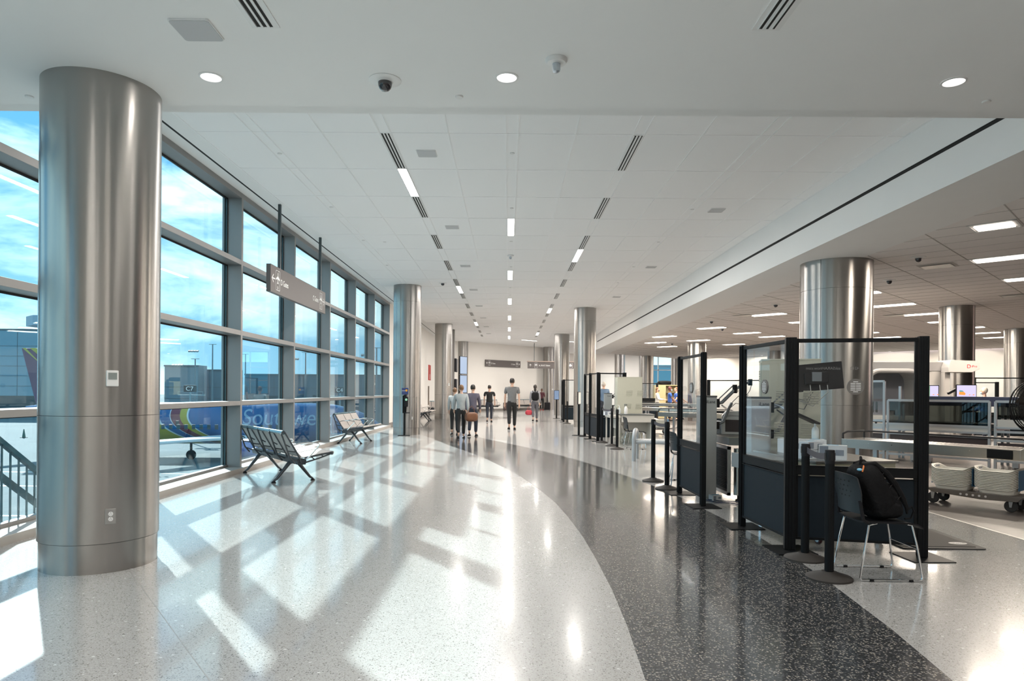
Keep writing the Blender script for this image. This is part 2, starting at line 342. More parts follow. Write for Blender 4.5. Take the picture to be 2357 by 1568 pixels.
f = MB(); f.bb(5.25, 5.262, 6.1, 40.5, 4.382, 4.392); f.bb(5.25, 5.262, 6.1, 40.5, 4.423, 4.433); f.build('slot_lip', black_m, COL.objects['trim_5'])
# security hall ceiling, its tile grid turned 45 degrees
g = MB(); g.prism([(5.45, 6.1), (6.5, 6.1), (6.5, 44.7), (5.45, 43.6)], 3.95, 4.1); struct(g.build('trim_6', white_gyp))
g = MB(); g.prism([(6.5, 6.1), (57.5, 6.1), (12.85, 50.95), (12.8, 50.9), (6.5, 44.7)], 3.95, 4.1); sec_c = struct(g.build('ceiling', sec_tile))
def clip(p, q):   # clip a grid line to the hall outline
    a, b = 0., 1.; dx = q[0]-p[0]; dy = q[1]-p[1]
    for nx, ny, k in ((-1, 0, -6.5), (0, -1, -6.1), (R2, R2, 63.85*R2), (-R2, R2, 38.2*R2), (1, 0, 34)):
        d = nx*dx+ny*dy; s_ = k-(nx*p[0]+ny*p[1])
        if abs(d) < 1e-9:
            if s_ < 0: return None
        elif d > 0: b = min(b, s_/d)
        else: a = max(a, s_/d)
    return None if a >= b else ((p[0]+a*dx, p[1]+a*dy), (p[0]+b*dx, p[1]+b*dy))
g = MB()
for k in range(-10, 70):
    s_ = 11.95+.6*k; r = clip((s_*R2-60*R2, s_*R2+60*R2), (s_*R2+60*R2, s_*R2-60*R2))
    if r: g.bar((*r[0], 3.948), (*r[1], 3.948), .007, .004)
for k in range(-30, 24):
    t_ = 1.75+1.2*k; r = clip((-t_*R2, t_*R2), (-t_*R2+80*R2, t_*R2+80*R2))
    if r: g.bar((*r[0], 3.947), (*r[1], 3.947), .014, .006)
g.build('tile_joint', sec_line, sec_c)
c = MB(); c.bb(5.25, 24, 43, 46.0, 4.87, 5.0); struct(c.build('ceiling', tile_m))
# ================================================================ CEILING FITTINGS
def linear_light(x, y0, L, label, group, w=.15, z=4.87, rz=0, power=44):
    t = thing('linear_ceiling_light', label, 'ceiling light', (x, y0+L/2, z), rz, group)
    m = MB(); m.bb(-w/2, -w/2+.008, -L/2, L/2, -.012, .0); m.bb(w/2-.008, w/2, -L/2, L/2, -.012, 0); m.bb(-w/2, w/2, -L/2, -L/2+.008, -.012, 0); m.bb(-w/2, w/2, L/2-.008, L/2, -.012, 0)
    m.build('housing', white_pl, t)
    m = MB(); m.bb(-w/2+.008, w/2-.008, -L/2+.008, L/2-.008, -.01, -.001); m.build('diffuser', lamp_m, t)
    area(t, (0, 0, -.02), w, L, power, (1, .95, .90)); return t
rows = [('centre', .03, [(13.5, 1.5), (19.35, 1.6), (25.2, 1.7), (31.0, 1.9), (36.7, 2.3), (42.5, 2.3)]),
        ('left', -1.665, [(10.51, 1.5), (22.3, 1.6), (34.0, 1.8)]), ('right', 1.715, [(16.38, 1.6), (28.1, 1.7), (39.8, 1.9)])]
for nm, x, L in rows:
    for i, (y0, ln) in enumerate(L):
        linear_light(x, y0, ln, 'glowing linear light in the %s row of the white ceiling, %s from the camera' % (nm, ORD[i]), 'linear lights in the %s ceiling row' % nm)
linear_light(1.4, 45.3, 1.5, 'long glowing ceiling light set diagonally above the hanging gate sign', 'diagonal lights at the far ceiling', rz=-pi/4, power=22)
linear_light(4.3, 46.2, 1.5, 'diagonal glowing ceiling light seen between the two far right columns', 'diagonal lights at the far ceiling', rz=-pi/4)
def diffuser(x, y0, y1, label, group, w=.15, z=4.87, frame=0.):
    t = thing('slot_diffuser', label, 'air vent', (x, (y0+y1)/2, z), 0, group); L = (y1-y0)
    m = MB(); m.bb(-w/2-frame, w/2+frame, -L/2-frame, L/2+frame, -.006, .0)
    for k in (-1, 0, 1): m.bb(k*.045-.0165+.001, k*.045-.010, -L/2, L/2, -.014, -.004)
    m.build('frame', white_pl, t)
    for k in (-1, 0, 1): m = MB(); m.bb(k*.042-.011, k*.042+.011, -L/2, L/2, -.0075, -.0055); m.build('slot', slot_m, t)
    return t
for nm, x, L in [('left', -1.665, [(9.08, 10.49), (12.06, 13.47), (15.0, 16.44), (17.97, 19.38), (20.93, 22.25), (24.0, 25.3), (26.85, 28.3), (29.78, 31.15), (32.7, 33.9), (35.95, 37.15), (38.6, 40.1), (41.6, 43.0)]),
                 ('right', 1.715, [(9.1, 10.53), (12.04, 13.48), (14.98, 16.35), (18.02, 19.38), (20.87, 22.27), (23.86, 25.25), (26.8, 27.95), (29.95, 31.2), (32.7, 34.15), (35.6, 37.15), (38.7, 39.6), (41.9, 43.0)])]:
    for i, (a, b) in enumerate(L):
        diffuser(x, a, b, 'three-slot air vent in the %s strip of the white ceiling, %s from the camera' % (nm, ORD[i]), 'slot vents in the %s ceiling strip' % nm)
diffuser(-1.67, 3.2, 4.64, 'three-slot air vent in the lower ceiling, above left of the picture', 'slot vents in the near soffit', frame=.02, z=3.92)
diffuser(1.73, 3.2, 4.62, 'three-slot air vent in the lower ceiling, at the right of the picture top', 'slot vents in the near soffit', frame=.02, z=3.92)
def downlight(x, y, label):
    t = thing('recessed_downlight', label, 'downlight', (x, y, 3.92), 0, 'downlights in the near soffit')
    m = MB(); m.lathe([(.092, -.002), (.092, -.008), (.078, -.010), (.076, -.002)], n=32, cap=False); m.build('trim_ring', white_pl, t, smooth=True)
    m = MB(); m.lathe([(.077, -.004), (.06, -.0035), (.03, -.003), (.001, -.003)], n=32, cap=False); m.build('reflector', mat('reflector_glow', (.8, .8, .8), .3, emit=(1, .95, .92), estr=3.0), t)
    area(t, (0, 0, -.03), .12, .12, 11, (1, .93, .86)); return t
downlight(-2.37, 5.4, 'round lit downlight in the lower ceiling beside the big steel column')
downlight(-.03, 5.37, 'round lit downlight in the lower ceiling at the centre of the picture')
downlight(3.5, 5.39, 'round lit downlight in the lower ceiling at far right')
for i, (x, y) in enumerate([(x_, y_) for y_ in (1.6, -2.2, -6.0) for x_ in (-2.37, -.03, 3.5, 7.5, 11.5)]):  # unseen downlights added to make up for lost fill light
    downlight(x, y, 'unseen downlight added to the lower ceiling behind the viewpoint, %s of the rows there' % ORD[i])
m = MB(); r = .02; s_ = .14
pl = [(-s_+r, -s_), (s_-r, -s_), (s_-.006, -s_+.006), (s_, -s_+r), (s_, s_-r), (s_-.006, s_-.006), (s_-r, s_), (-s_+r, s_), (-s_+.006, s_-.006), (-s_, s_-r), (-s_, -s_+r), (-s_+.006, -s_+.006)]
def speaker(x, y, z, label, group):
    t = thing('ceiling_speaker', label, 'speaker', (x, y, z), 0, group)
    m = MB(); m.prism(pl, -.012, 0); m.build('rim', white_pl, t)
    m = MB(); m.prism([(a*.95, b*.95) for a, b in pl], -.015, -.012); m.build('grille', mat('speaker_grille', (.50, .51, .52), .6, noise=.06, nscale=300), t)
speaker(-2.16, 4.69, 3.92, 'grey square speaker panel in the lower ceiling at upper left', 'square speakers')
for i, y in enumerate((9.84, 14.27, 18.7, 23.1, 27.5, 31.95, 36.4, 40.75)):
    speaker(-1.2, y, 4.87, 'grey square speaker in the white ceiling left of centre, %s from the camera' % ORD[i], 'square speakers')
for i, y in enumerate((12.8, 18.66, 24.6)):
    speaker(3.88, y, 4.87, 'grey square speaker in the white ceiling near the slanting edge, %s from the camera' % ORD[i], 'square speakers')
def dome(x, y, z, label, s=1., grp=None):
    t = thing('dome_camera', label, 'security camera', (x, y, z), 0, grp)
    m = MB(); m.lathe([(.128, 0), (.128, -.006), (.11, -.012), (.062, -.016), (.058, -.02)], n=32); m.build('mount_plate', white_pl, t, smooth=True)
    m = MB(); m.lathe([(.056, -.018), (.056, -.03), (.053, -.05), (.044, -.07), (.028, -.084), (.01, -.09), (.001, -.091)], n=28, cap=False); m.build('dome', mat('smoked_dome', (.02, .02, .025), .06, coat=1.), t, smooth=True)
    t.scale = (s, s, s); return t
dome(-1.0, 5.44, 3.92, 'black dome camera in a pale plate on the lower ceiling')
dome(-2.11, 21.7, 4.87, 'black dome camera in the white ceiling left of the second light row')
for i, (x, y) in enumerate([(7.48, 12.48), (8.36, 15.01), (7.52, 19.24), (7.09, 23.88), (8.37, 26.76), (7.59, 34.6), (8.38, 35.0)]):
    dome(x, y, 3.948, 'small black dome camera in the tiled security hall ceiling, %s from the camera' % ORD[i], 1.0, 'dome cameras in the security hall')
def beacon(x, y, z, label):
    t = thing('strobe_alarm', label, 'alarm')
    t.location = (x, y, z)
    m = MB(); m.lathe([(.082, 0), (.082, -.012), (.07, -.03), (.03, -.034)], n=32); m.build('base', white_pl, t, smooth=True)
    m = MB(); m.lathe([(.03, -.03), (.03, -.075), (.026, -.092), (.012, -.10)], n=20); m.build('lens', mat('lens', (.55, .6, .65), .08, .6), t, smooth=True)
beacon(.34, 5.08, 3.92, 'white round strobe with clear glass lens on the lower ceiling')
beacon(.03, 17.2, 4.87, 'white round strobe with clear lens in the centre ceiling strip')
beacon(.05, 33.9, 4.87, 'far white strobe between the glowing lights of the centre ceiling strip')
dk = [(-4.08, 5.79, 3.92), (-.43, 5.73, 3.92), (4.01, 5.75, 3.92), (.03, 9.81, 4.87), (.04, 12.76, 4.87), (.04, 15.6, 4.87), (.05, 18.8, 4.87), (.05, 22.6, 4.87), (.05, 24.3, 4.87), (-3.34, 9.9, 4.87), (-3.34, 12.78, 4.87), (-3.34, 15.6, 4.87), (-3.35, 18.7, 4.87), (-2.88, 15.76, 4.87), (3.41, 12.75, 4.87), (3.4, 15.56, 4.87), (3.4, 18.66, 4.87), (3.41, 21.4, 4.87)]
for i, (x, y, z) in enumerate(dk):
    m = MB(); m.lathe([(.034, 0), (.034, -.006), (.030, -.012), (.012, -.014)], n=20)
    o = m.build('sprinkler_cap', white_pl, smooth=True); o.location = (x, y, z)
    where = 'lower ceiling' if z < 4 else {0: 'centre ceiling strip', -3: 'window-side ceiling strip', -2: 'tiles beside the window-side strip', 3: 'outer right ceiling strip'}[int(x) if abs(x) > 1 else 0]
    tag(o, 'round sprinkler cap in the %s, %s' % (where, ('left of the big column', 'near the centre', 'at far right')[i] if z < 4 else 'about %d m away' % round(y)), 'sprinkler', 'sprinkler caps')
# troffers in the security hall
def troffer(x, y, L, label, vent=False):
    s_ = (x+y)*R2; t_ = (y-x)*R2; s_ = 12.25+.6*round((s_-12.25)/.6)
    if L > 1: t_ = 2.35+1.2*round((t_-2.35)/1.2) if not vent else t_
    X = (s_-t_)*R2; Y = (s_+t_)*R2; w = .585
    t = thing('troffer_light', label, 'ceiling light', (X, Y, 3.948), -pi/4, 'fluorescent troffers in the security hall')
    m = MB()
    for a, b, c_, d in ((-L/2, L/2, -w/2, -w/2+.03), (-L/2, L/2, w/2-.03, w/2), (-L/2, -L/2+.03, -w/2, w/2), (L/2-.03, L/2, -w/2, w/2)): m.bb(a, b, c_, d, -.008, 0)
    m.build('frame', white_pl, t)
    m = MB(); m.bb(-L/2+.07, L/2-.07, -.17, .17, -.018, -.003); m.build('diffuser', lamp_w, t, bevel=.004)
    m = MB(); m.bb(-L/2+.03, L/2-.03, -w/2+.03, w/2-.03, -.003, -.001); m.build('reflector', mat('reflector_white', (.85, .85, .85), .4), t)
    area(t, (0, 0, -.03), L-.1, .5, 62 if L > 1 else 34, (1, .87, .73))
TL = [(7.22, 10.15, .6), (9.2, 12.35, 1.2), (11.3, 14.5, 1.2), (8.9, 17.15, 1.2), (11.0, 19.2, 1.2), (12.95, 21.2, 1.2), (8.4, 21.5, 1.2), (7.9, 26.0, 1.2), (7.4, 30.5, 1.2), (9.6, 32.6, 1.2), (10.1, 28.2, 1.2), (12.1, 30.2, 1.2), (10.3, 23.6, 1.2), (11.8, 34.8, 1.2), (9.1, 37.2, 1.2), (7.2, 34.8, 1.2), (14.95, 27.95, 1.2), (16.9, 29.85, 1.2), (15.1, 23.2, 1.2), (17.5, 25.5, 1.2), (19.5, 27.7, 1.2), (21.5, 29.7, 1.2)]
def where(x, y):
    u = PX+FP*x/y
    return 'left of the hall' if u < 1560 else 'middle of the hall' if u < 1840 else 'behind the big column' if u < 2020 else 'at the right of the hall'
for i, (x, y, L) in enumerate(TL):
    troffer(x, y, L, 'glowing ceiling troffer about %d m away and %d m to the right' % (round(y), round(x)))
for i, (x, y) in enumerate([(14.3, 48.5), (17.0, 45.8), (19.8, 43.0), (22.5, 40.3), (25.2, 37.6), (28.0, 34.8)]):
    t = thing('wall_wash_light', 'round wall-wash downlight close to the far hall wall, %s from the left' % ORD[i], 'downlight', (x, y, 3.948), 0, 'wall-wash downlights')
    m = MB(); m.lathe([(.10, 0), (.10, -.008), (.08, -.01)], n=24, cap=False); m.build('trim_ring', white_pl, t, smooth=True)
    m = MB(); m.lathe([(.08, -.006), (.001, -.004)], n=24, cap=False); m.build('reflector', MC['reflector_glow'], t)
    area(t, (0, 0, -.03), .15, .15, 60, (1, .90, .78))
for i, (x, y) in enumerate([(7.5, 57), (11.5, 57.5), (15.5, 58), (7.5, 50)]):  # lamps added only to brighten the far wall
    linear_light(x, y-.7, 1.5, 'added linear light that brightens the far window wall, %s of four' % ORD[i], 'added fill lights at the far window wall', power=95)
for i, (x, y) in enumerate([(8.35, 13.3), (12.75, 17.2), (7.6, 22.05), (12.3, 21.7)]):
    t = thing('return_grille', 'metal air grille in the tiled ceiling, %s from the camera' % ORD[i], 'air vent', (x, y, 3.948), -pi/4, 'air grilles in the security hall')
    m = MB(); m.bb(-.3, .3, -.29, .29, -.004, 0); m.build('frame', sec_line, t)
    m = MB(); m.bb(-.25, .25, -.2, .2, -.02, -.012); m.build('baffle', mat('baffle', (.6, .58, .55), .3, .6), t)
# ================================================================ COLUMNS
def column(X, Y, r, top, label, gap=.55):
    t = thing('steel_column', label, 'column', (X, Y, 0), 0, 'brushed steel columns')
    if Y < 7: gap = 0
    m = MB(); m.lathe([(r, 1.232), (r, top-gap)], n=96, cap=False)
    if gap: m.lathe([(r, top-gap+.004), (r, top)], n=96, cap=False)
    m.build('upper_cladding', steel, t, smooth=True)
    m = MB(); m.lathe([(r, .235), (r, 1.228)], n=96, cap=False); m.build('lower_cladding', steel, t, smooth=True)
    m = MB(); m.lathe([(r*.975, 0), (r*.975, .235), (r, .235)], n=96, cap=False); m.build('base_ring', steel, t, smooth=True)
    m = MB(); m.cyl((0, 0), r*.99, .23, top, 64); m.build('seam', steel_b, t); return t
cols = [(-3.39, 5.68, .438, 3.92, 'huge brushed steel column in the left foreground beside the window wall'), (-3.33, 22.4, .45, 4.87, 'brushed steel column at the end of the window wall behind the sanitizer stand'),
        (-3.35, 35.15, .45, 4.87, 'brushed steel column by the cream wall, third on the left side'), (-3.28, 47.7, .45, 4.87, 'farthest brushed steel column on the left, in front of the end wall'),
        (3.14, 28.1, .45, 4.87, 'brushed steel column right of the walkway, nearest of that row'), (3.2, 41.0, .45, 4.87, 'brushed steel column right of the walkway behind the nearest one'), (3.15, 53.0, .45, 4.87, 'farthest column of the walkway row, beside the hanging sign'),
        (12.8, 19.5, .44, 3.95, 'steel column behind the x-ray monitors at the right'), (19.4, 26.0, .44, 3.95, 'steel column at the right picture edge behind the fan'), (9.53, 34.5, .45, 3.95, 'steel column in the middle of the security hall behind the glass booth'),
        (9.6, 47.3, .45, 3.95, 'steel column left of the blue window at the far end'), (9.7, 59.5, .45, 4.87, 'farthest steel column, in front of the white far wall'), (15.9, 40.7, .45, 3.95, 'steel column seen through the near glass booth above the locker'), (12.9, 52.4, .42, 4.87, 'pale column right of the blue window at the far end')]
for X, Y, r, top, lb in cols: column(X, Y, r, top, lb)
t = column(6.3, 13.15, .643, 3.95, 'extra wide steel column with a vertical seam behind the near glass booth')
m = MB(); m.bar((-.49, -.42, 1.24), (-.49, -.42, 3.94), .004, .006); m.build('vertical_seam', steel_b, t)
# thermostat, socket on the near column
def on_col(X, Y, r, ang, z): return Vector((X+r*math.cos(ang), Y+r*math.sin(ang), z)), ang
def col_plate(name, label, cat, X, Y, r, ang, z, kind):
    t = thing(name, label, cat, (X+r*math.cos(ang), Y+r*math.sin(ang), z), ang+pi/2)
    if kind == 't':
        m = MB(); m.box((0, -.012, 0), (.085, .024, .125)); m.build('case', white_pl, t, bevel=.006)
        m = MB(); m.box((0, -.025, .018), (.06, .003, .052)); m.build('display', mat('lcd', (.25, .28, .27), .2), t)
    else:
        m = MB(); m.box((0, -.004, 0), (.075, .008, .12)); m.build('cover_plate', mat('socket_plate', (.42, .41, .40), .35, .8), t, bevel=.003)
        for dz in (-.02, .02):
            m = MB(); m.lathe([(.017, .007), (.017, .0115)], n=20, M=Matrix.Translation((0, 0, dz)) @ Matrix.Rotation(pi/2, 4, 'X'))
            q = m.build('socket_face', white_pl, t); m = MB()
            for a, b, s_ in ((0, .009, .0035), (-.006, -.003, .0025), (.006, -.003, .0025)): m.box((a, -.0118, dz+b), (s_, .001, s_*1.6))
            m.build('pin_hole', slot_m, q)
a0 = math.atan2(-5.68, 3.39)
col_plate('thermostat', 'white wall thermostat with grey display on the foreground column', 'thermostat', -3.39, 5.68, .438, a0+.17, 1.525, 't')
col_plate('power_socket', 'duplex power socket low on the foreground column', 'socket', -3.39, 5.68, .438, a0+.16, .445, 's')
col_plate('power_socket', 'white power socket low on the column behind the sanitizer stand', 'socket', -3.33, 22.4, .45, -pi/2+.55, .55, 's')
col_plate('thermostat', 'white thermostat on the third left column', 'thermostat', -3.35, 35.15, .45, -pi/2+.75, 1.75, 't')
col_plate('power_socket', 'small white socket low on the third left column', 'socket', -3.35, 35.15, .45, -pi/2+.75, .5, 's')
col_plate('thermostat', 'white thermostat on the farthest walkway column', 'thermostat', 3.15, 53.0, .45, -pi/2+.6, 1.6, 't')
# ================================================================ SIGNS
def plane_icon(m, M, s):
    pts = [(0, .5), (.05, .42), (.06, .18), (.45, -.08), (.45, -.17), (.06, -.05), (.045, -.30), (.16, -.40), (.16, -.47), (0, -.42)]
    pts = pts+[(-x, y) for x, y in pts[::-1][1:-1]]
    m.prism([(x*s, y*s) for x, y in pts], 0, .003, M)
def ring(m, M, w, h, t):
    for a, b, c_, d in ((-w/2+.01, w/2-.01, h/2-t, h/2), (-w/2+.01, w/2-.01, -h/2, -h/2+t), (-w/2, -w/2+t, -h/2+.01, h/2-.01), (w/2-t, w/2, -h/2+.01, h/2-.01)):
        m.box(((a+b)/2, (c_+d)/2, .0015), (b-a, d-c_, .003), 0, None) if M is None else m.prism([(a, c_), (b, c_), (b, d), (a, d)], 0, .003, M)
def arrow(m, M, s, k):
    A = {'l': pi, 'r': 0, 'u': pi/2}[k]; N = M @ Matrix.Rotation(A, 4, 'Z')
    w = .06*s
    m.prism([(-.5*s, -w), (.35*s, -w), (.35*s, w), (-.5*s, w)], 0, .003, N)
    m.prism([(.5*s, 0), (.05*s, .45*s), (-.06*s, .45*s-w), (.34*s, 0), (-.06*s, -.45*s+w), (.05*s, -.45*s)], 0, .003, N)
def gate_sign(t, W, Hh, M, items, th=.08):
    m = MB(); m.prism([(0, 0), (W, 0), (W, Hh), (0, Hh)], -th, 0, M); m.build('panel', sign_m, t, bevel=.004)
    N = M @ Matrix.Translation((0, 0, .001))
    for kind, x, arg in items:
        if kind == 'arrow': m = MB(); arrow(m, N @ Matrix.Translation((x, Hh*.52, 0)), .17, arg); m.build('arrow', sign_w, t)
        if kind == 'icon':
            m = MB(); ring(m, N @ Matrix.Translation((x, Hh*.5, 0)), .22, .36, .008); plane_icon(m, N @ Matrix.Translation((x, Hh*.5+.04, 0)), .22); m.build('aircraft_symbol', sign_w, t)
            if arg: text('gate_letter', arg, .07, sign_w, t, N @ Matrix.Translation((x, Hh*.5-.155, 0)), align='CENTER')
        if kind == 'text': text('lettering', arg, .15, sign_w, t, N @ Matrix.Translation((x, Hh*.5-.055, 0)), xs=.86)
its = [('arrow', .14, 'l'), ('icon', .37, 'D'), ('text', .53, 'D Gates'), ('text', 2.60, 'C Gates'), ('icon', 3.22, 'C'), ('arrow', 3.44, 'r')]
t = thing('hanging_sign', 'brown hanging sign reading D Gates and C Gates in front of the windows', 'sign', (-4.21, 12.05, 3.18))
gate_sign(t, 3.6, .49, face((0, 0, 0), pi/2), its)
for y in (.57, 3.29):
    m = MB(); m.bb(-.065, -.015, y-.025, y+.025, .45, 1.69); m.build('suspension_pole', mat('sign_pole', (.07, .085, .09), .4, .5), t)
t = thing('wall_sign', 'dark sign reading D Gates and C Gates mounted on the end wall', 'sign', (-1.7+.06, 49.1-.09, 3.2), pi/4)
gate_sign(t, 3.6, .49, face((0, 0, 0), 0), its)
t = thing('hanging_sign', 'dark hanging sign reading A B and C Gates beside the walkway columns', 'sign', (1.36, 48.6, 3.06))
gate_sign(t, 3.35, .45, face((0, 0, 0), 0), [('arrow', .2, 'u'), ('icon', .6, ''), ('text', .8, 'A, B & C Gates')])
m = MB(); ring(m, face((3.05, 0, .225), 0), .3, .36, .012); m.bb(2.95, 3.15, -.004, -.001, .16, .27); m.bb(2.98, 3.12, -.004, -.001, .29, .33); m.build('bus_symbol', sign_w, t)
m = MB(); m.bb(-.06, 3.45, -.06, .12, .46, .53); m.build('beam', mat('sign_beam', (.32, .25, .21), .5), t)
m = MB(); m.bb(.45, .49, .0, .04, .5, 1.81); m.build('suspension_pole', MC['sign_pole'], t)
def thin_on_wall(x, y, w, z0, z1, m_, name, label, cat):
    m = MB(); m.bb(x, x+.04, y, y+w, z0, z1); tag(m.build(name, m_, bevel=.004), label, cat)
thin_on_wall(-4.70, 40.0, 1.0, 2.05, 2.95, mat('red_sign', (.45, .03, .02), .5), 'wall_notice', 'tall red notice on the cream left wall', 'sign')
m = MB(); m.bb(-4.66, -4.655, 40.35, 40.5, 2.1, 2.4); m.build('printing', sign_w, COL.objects['wall_notice'])
thin_on_wall(-4.70, 39.9, .35, .6, 1.7, mat('bronze_strip', (.16, .13, .10), .5, .3), 'corner_guard', 'narrow bronze corner guard low on the cream left wall', 'wall guard')
# flight display banks seen edge on
scr = mat('screen_on', (.05, .07, .1), .2, emit=(.45, .55, .72), estr=.8)
t = thing('flight_display', 'tall stack of dark flight screens seen edge-on beside the third left column', 'display', (-3.02, 38.2, 0))
m = MB(); m.bb(-.13, -.02, .0, .35, 0, 4.86); m.build('pylon', mat('pylon', (.2, .19, .18), .5, .3), t)
for z in (1.35, 2.5): m = MB(); m.bb(-.01, .1, 0, .9, z, z+.75); m.build('screen', black_pl, t, bevel=.01)
t = thing('flight_display', 'tall stack of lit flight screens seen edge-on in front of the farthest left column', 'display', (-2.95, 41.5, 0))
m = MB(); m.bb(-.12, -.03, .3, .5, 0, 3.4); m.build('pylon', MC['pylon'], t)
for z in (1.3, 2.45):
    m = MB(); m.add([(.0, 0, z), (.38, .8, z), (.38, .8, z+1.1), (0, 0, z+1.1), (-.06, .03, z), (.32, .83, z), (.32, .83, z+1.1), (-.06, .03, z+1.1)], [(0, 1, 2, 3), (4, 5, 6, 7), (0, 3, 7, 4), (1, 2, 6, 5), (0, 1, 5, 4), (3, 2, 6, 7)])
    q = m.build('screen', black_pl, t); m = MB(); m.add([(.012, 0.01, z+.03), (.372, .77, z+.03), (.372, .77, z+1.07), (.012, .01, z+1.07)], [(0, 1, 2, 3)]); m.build('display_surface', scr, q)
# ================================================================ BENCHES
def bench(name, label, n, loc, rz, pitch=.6, arms=(), group='beam benches'):
    """local: beam along x, facing -y"""
    t = thing(name, label, 'bench', loc, rz, group); L = n*pitch
    m = MB(); m.prism([(-.05, .30), (.07, .30), (.09, .38), (.02, .40), (-.06, .38)], -L/2+.02, L/2-.02, Matrix(((0, 0, 1, 0), (1, 0, 0, 0), (0, 1, 0, 0), (0, 0, 0, 1)))); m.build('beam', seat_dk, t, bevel=.004)
    sb, sf = (.02, .395), (-.47, .46); bt = (.33, .80)
    for i in range(n+1):
        x = -L/2+i*pitch; x = min(max(x, -L/2+.015), L/2-.015)
        m = MB(); q = lambda p: (x, p[0], p[1])
        m.tube([q((.12, .325)), q((.20, .42)), q((.33, .785))], .013, 8); m.tube([q((.03, .33)), q((.06, .43)), q((.27, .79))], .014, 8)
        for a, b in (((.27, .62), (.20, .58)), ((.235, .52), (.12, .50)), ((.19, .41), (.06, .35))): m.tube([q(a), q(b)], .010, 6)
        m.tube([q((.33, .785)), q((.30, .81)), q((.27, .79))], .016, 8)
        m.build('back_frame', seat_dk, t, smooth=True)
        m = MB(); m.tube([q((-.03, .40)), q((-.30, .445)), q((-.455, .465))], .014, 8); m.tube([q((-.03, .33)), q((-.25, .385)), q((-.455, .45))], .012, 8)
        m.tube([q((-.12, .42)), q((-.19, .37))], .009, 6); m.tube([q((-.28, .44)), q((-.33, .41))], .009, 6); m.tube([q((-.45, .455)), q((-.475, .462))], .028, 10)
        m.build('seat_frame', seat_dk, t, smooth=True)
    for i in range(n):
        a = -L/2+i*pitch+.022; b = a+pitch-.044
        P = [(-.475, .47), (-.30, .452), (-.08, .412), (-.01, .405)]
        m = MB()
        for (p, q_), (r_, s_) in zip(P, P[1:]): m.add([(a, p, q_), (b, p, q_), (b, r_, s_), (a, r_, s_), (a, p, q_+.012), (b, p, q_+.012), (b, r_, s_+.012), (a, r_, s_+.012)], [(0, 1, 2, 3), (4, 5, 6, 7), (0, 1, 5, 4), (2, 3, 7, 6), (0, 3, 7, 4), (1, 2, 6, 5)])
        m.tube([(a, -.478, .468), (b, -.478, .468)], .022, 12); m.build('seat', seat_lt, t, smooth=True)
        P = [(.03, .42), (.10, .50), (.18, .64), (.262, .785)]
        m = MB()
        for (p, q_), (r_, s_) in zip(P, P[1:]): m.add([(a, p, q_), (b, p, q_), (b, r_, s_), (a, r_, s_), (a, p-.012, q_+.004), (b, p-.012, q_+.004), (b, r_-.012, s_+.004), (a, r_-.012, s_+.004)], [(0, 1, 2, 3), (4, 5, 6, 7), (0, 1, 5, 4), (2, 3, 7, 6), (0, 3, 7, 4), (1, 2, 6, 5)])
        m.build('backrest', seat_lt, t, smooth=True)
        m = MB(); m.tube([(a-.008, .300, .800), (b+.008, .300, .800)], .031, 14); m.build('top_rail', seat_top, t, smooth=True)
    for i in arms:
        x = -L/2+i*pitch
        m = MB(); m.tube([(x, .16, .60), (x, .05, .63), (x, -.12, .635), (x, -.24, .615), (x, -.26, .59), (x, -.10, .42), (x, -.06, .39)], .011, 8); m.build('armrest', chrome, t, smooth=True)
    for s_ in (-1, 1):
        x = s_*(L/2-.42)
        for k, (yy) in ((1, .31), (-1, -.31)):
            m = MB(); m.tube([(x, .0, .325), (x, .07*k, .30), (x, yy*.85, .06), (x, yy, .03)], [.034, .032, .020, .016], 10); q = m.build('leg', seat_dk, t, smooth=True)
            m = MB(); m.lathe([(.035, 0), (.035, .012), (.018, .03)], (x, yy, 0), 16); m.build('foot', black_pl, q, smooth=True)
    return t
def rot_for(fx, fy): return math.atan2(fy, fx)+pi/2      # turn local -y to face (fx, fy)
bench('beam_bench', 'four-seat dark metal bench by the windows, its back to the camera', 4, (-3.83, 11.36, 0), rot_for(.804, .594), arms=(0, 2, 4))
bench('beam_bench', 'three-seat bench with pale seats facing the hall beside the windows', 3, (-4.22, 18.85, 0), rot_for(1, -.08), arms=(0, 1, 2, 3))
bench('beam_bench', 'empty bench just behind the column with the sanitizer stand', 3, (-4.05, 32.6, 0), rot_for(1, .0), arms=(0, 3))
bench('beam_bench', 'pale four-seat bench facing the camera by the cream wall', 4, (-3.95, 40.6, 0), rot_for(.25, -1), arms=(0, 4))
bench('beam_bench', 'pale bench against the end wall behind the man in the black shirt', 3, (-1.55, 48.0, 0), rot_for(R2*.5, -1), arms=(0, 1, 2, 3))
bench('beam_bench', 'white bench against the end wall beside the woman with the backpack', 4, (1.25, 50.8, 0), rot_for(.5, -1), arms=(0, 1, 2, 3))
# slatted grey bench with bent tube ends
t = thing('slat_bench', 'grey slatted metal bench with bent tube legs near the belt posts', 'bench', (2.70, 14.55, 0), -.30)
for k, x in enumerate((.02, 1.50)):
    m = MB(); P = [(x, -.28, 0)]+[(x, -.28+.28*(1-math.cos(a)), .45+.19*math.sin(a)) for a in [pi*i/12 for i in range(13)]]+[(x, .28, 0)]
    m.tube(P, .042, 14); m.build('leg_frame', grey_tube, t, smooth=True)
m = MB()
for yy in (-.25, .25): m.tube([(.02, yy, .40), (1.5, yy, .40)], .038, 12)
m.build('seat_rail', grey_tube, t, smooth=True)
m = MB()
for i in range(26): m.box((.07+i*.054, 0, .435), (.036, .52, .012), -.12)
m.build('slats', mat('slat_grey', (.5, .53, .55), .4, .2), t)
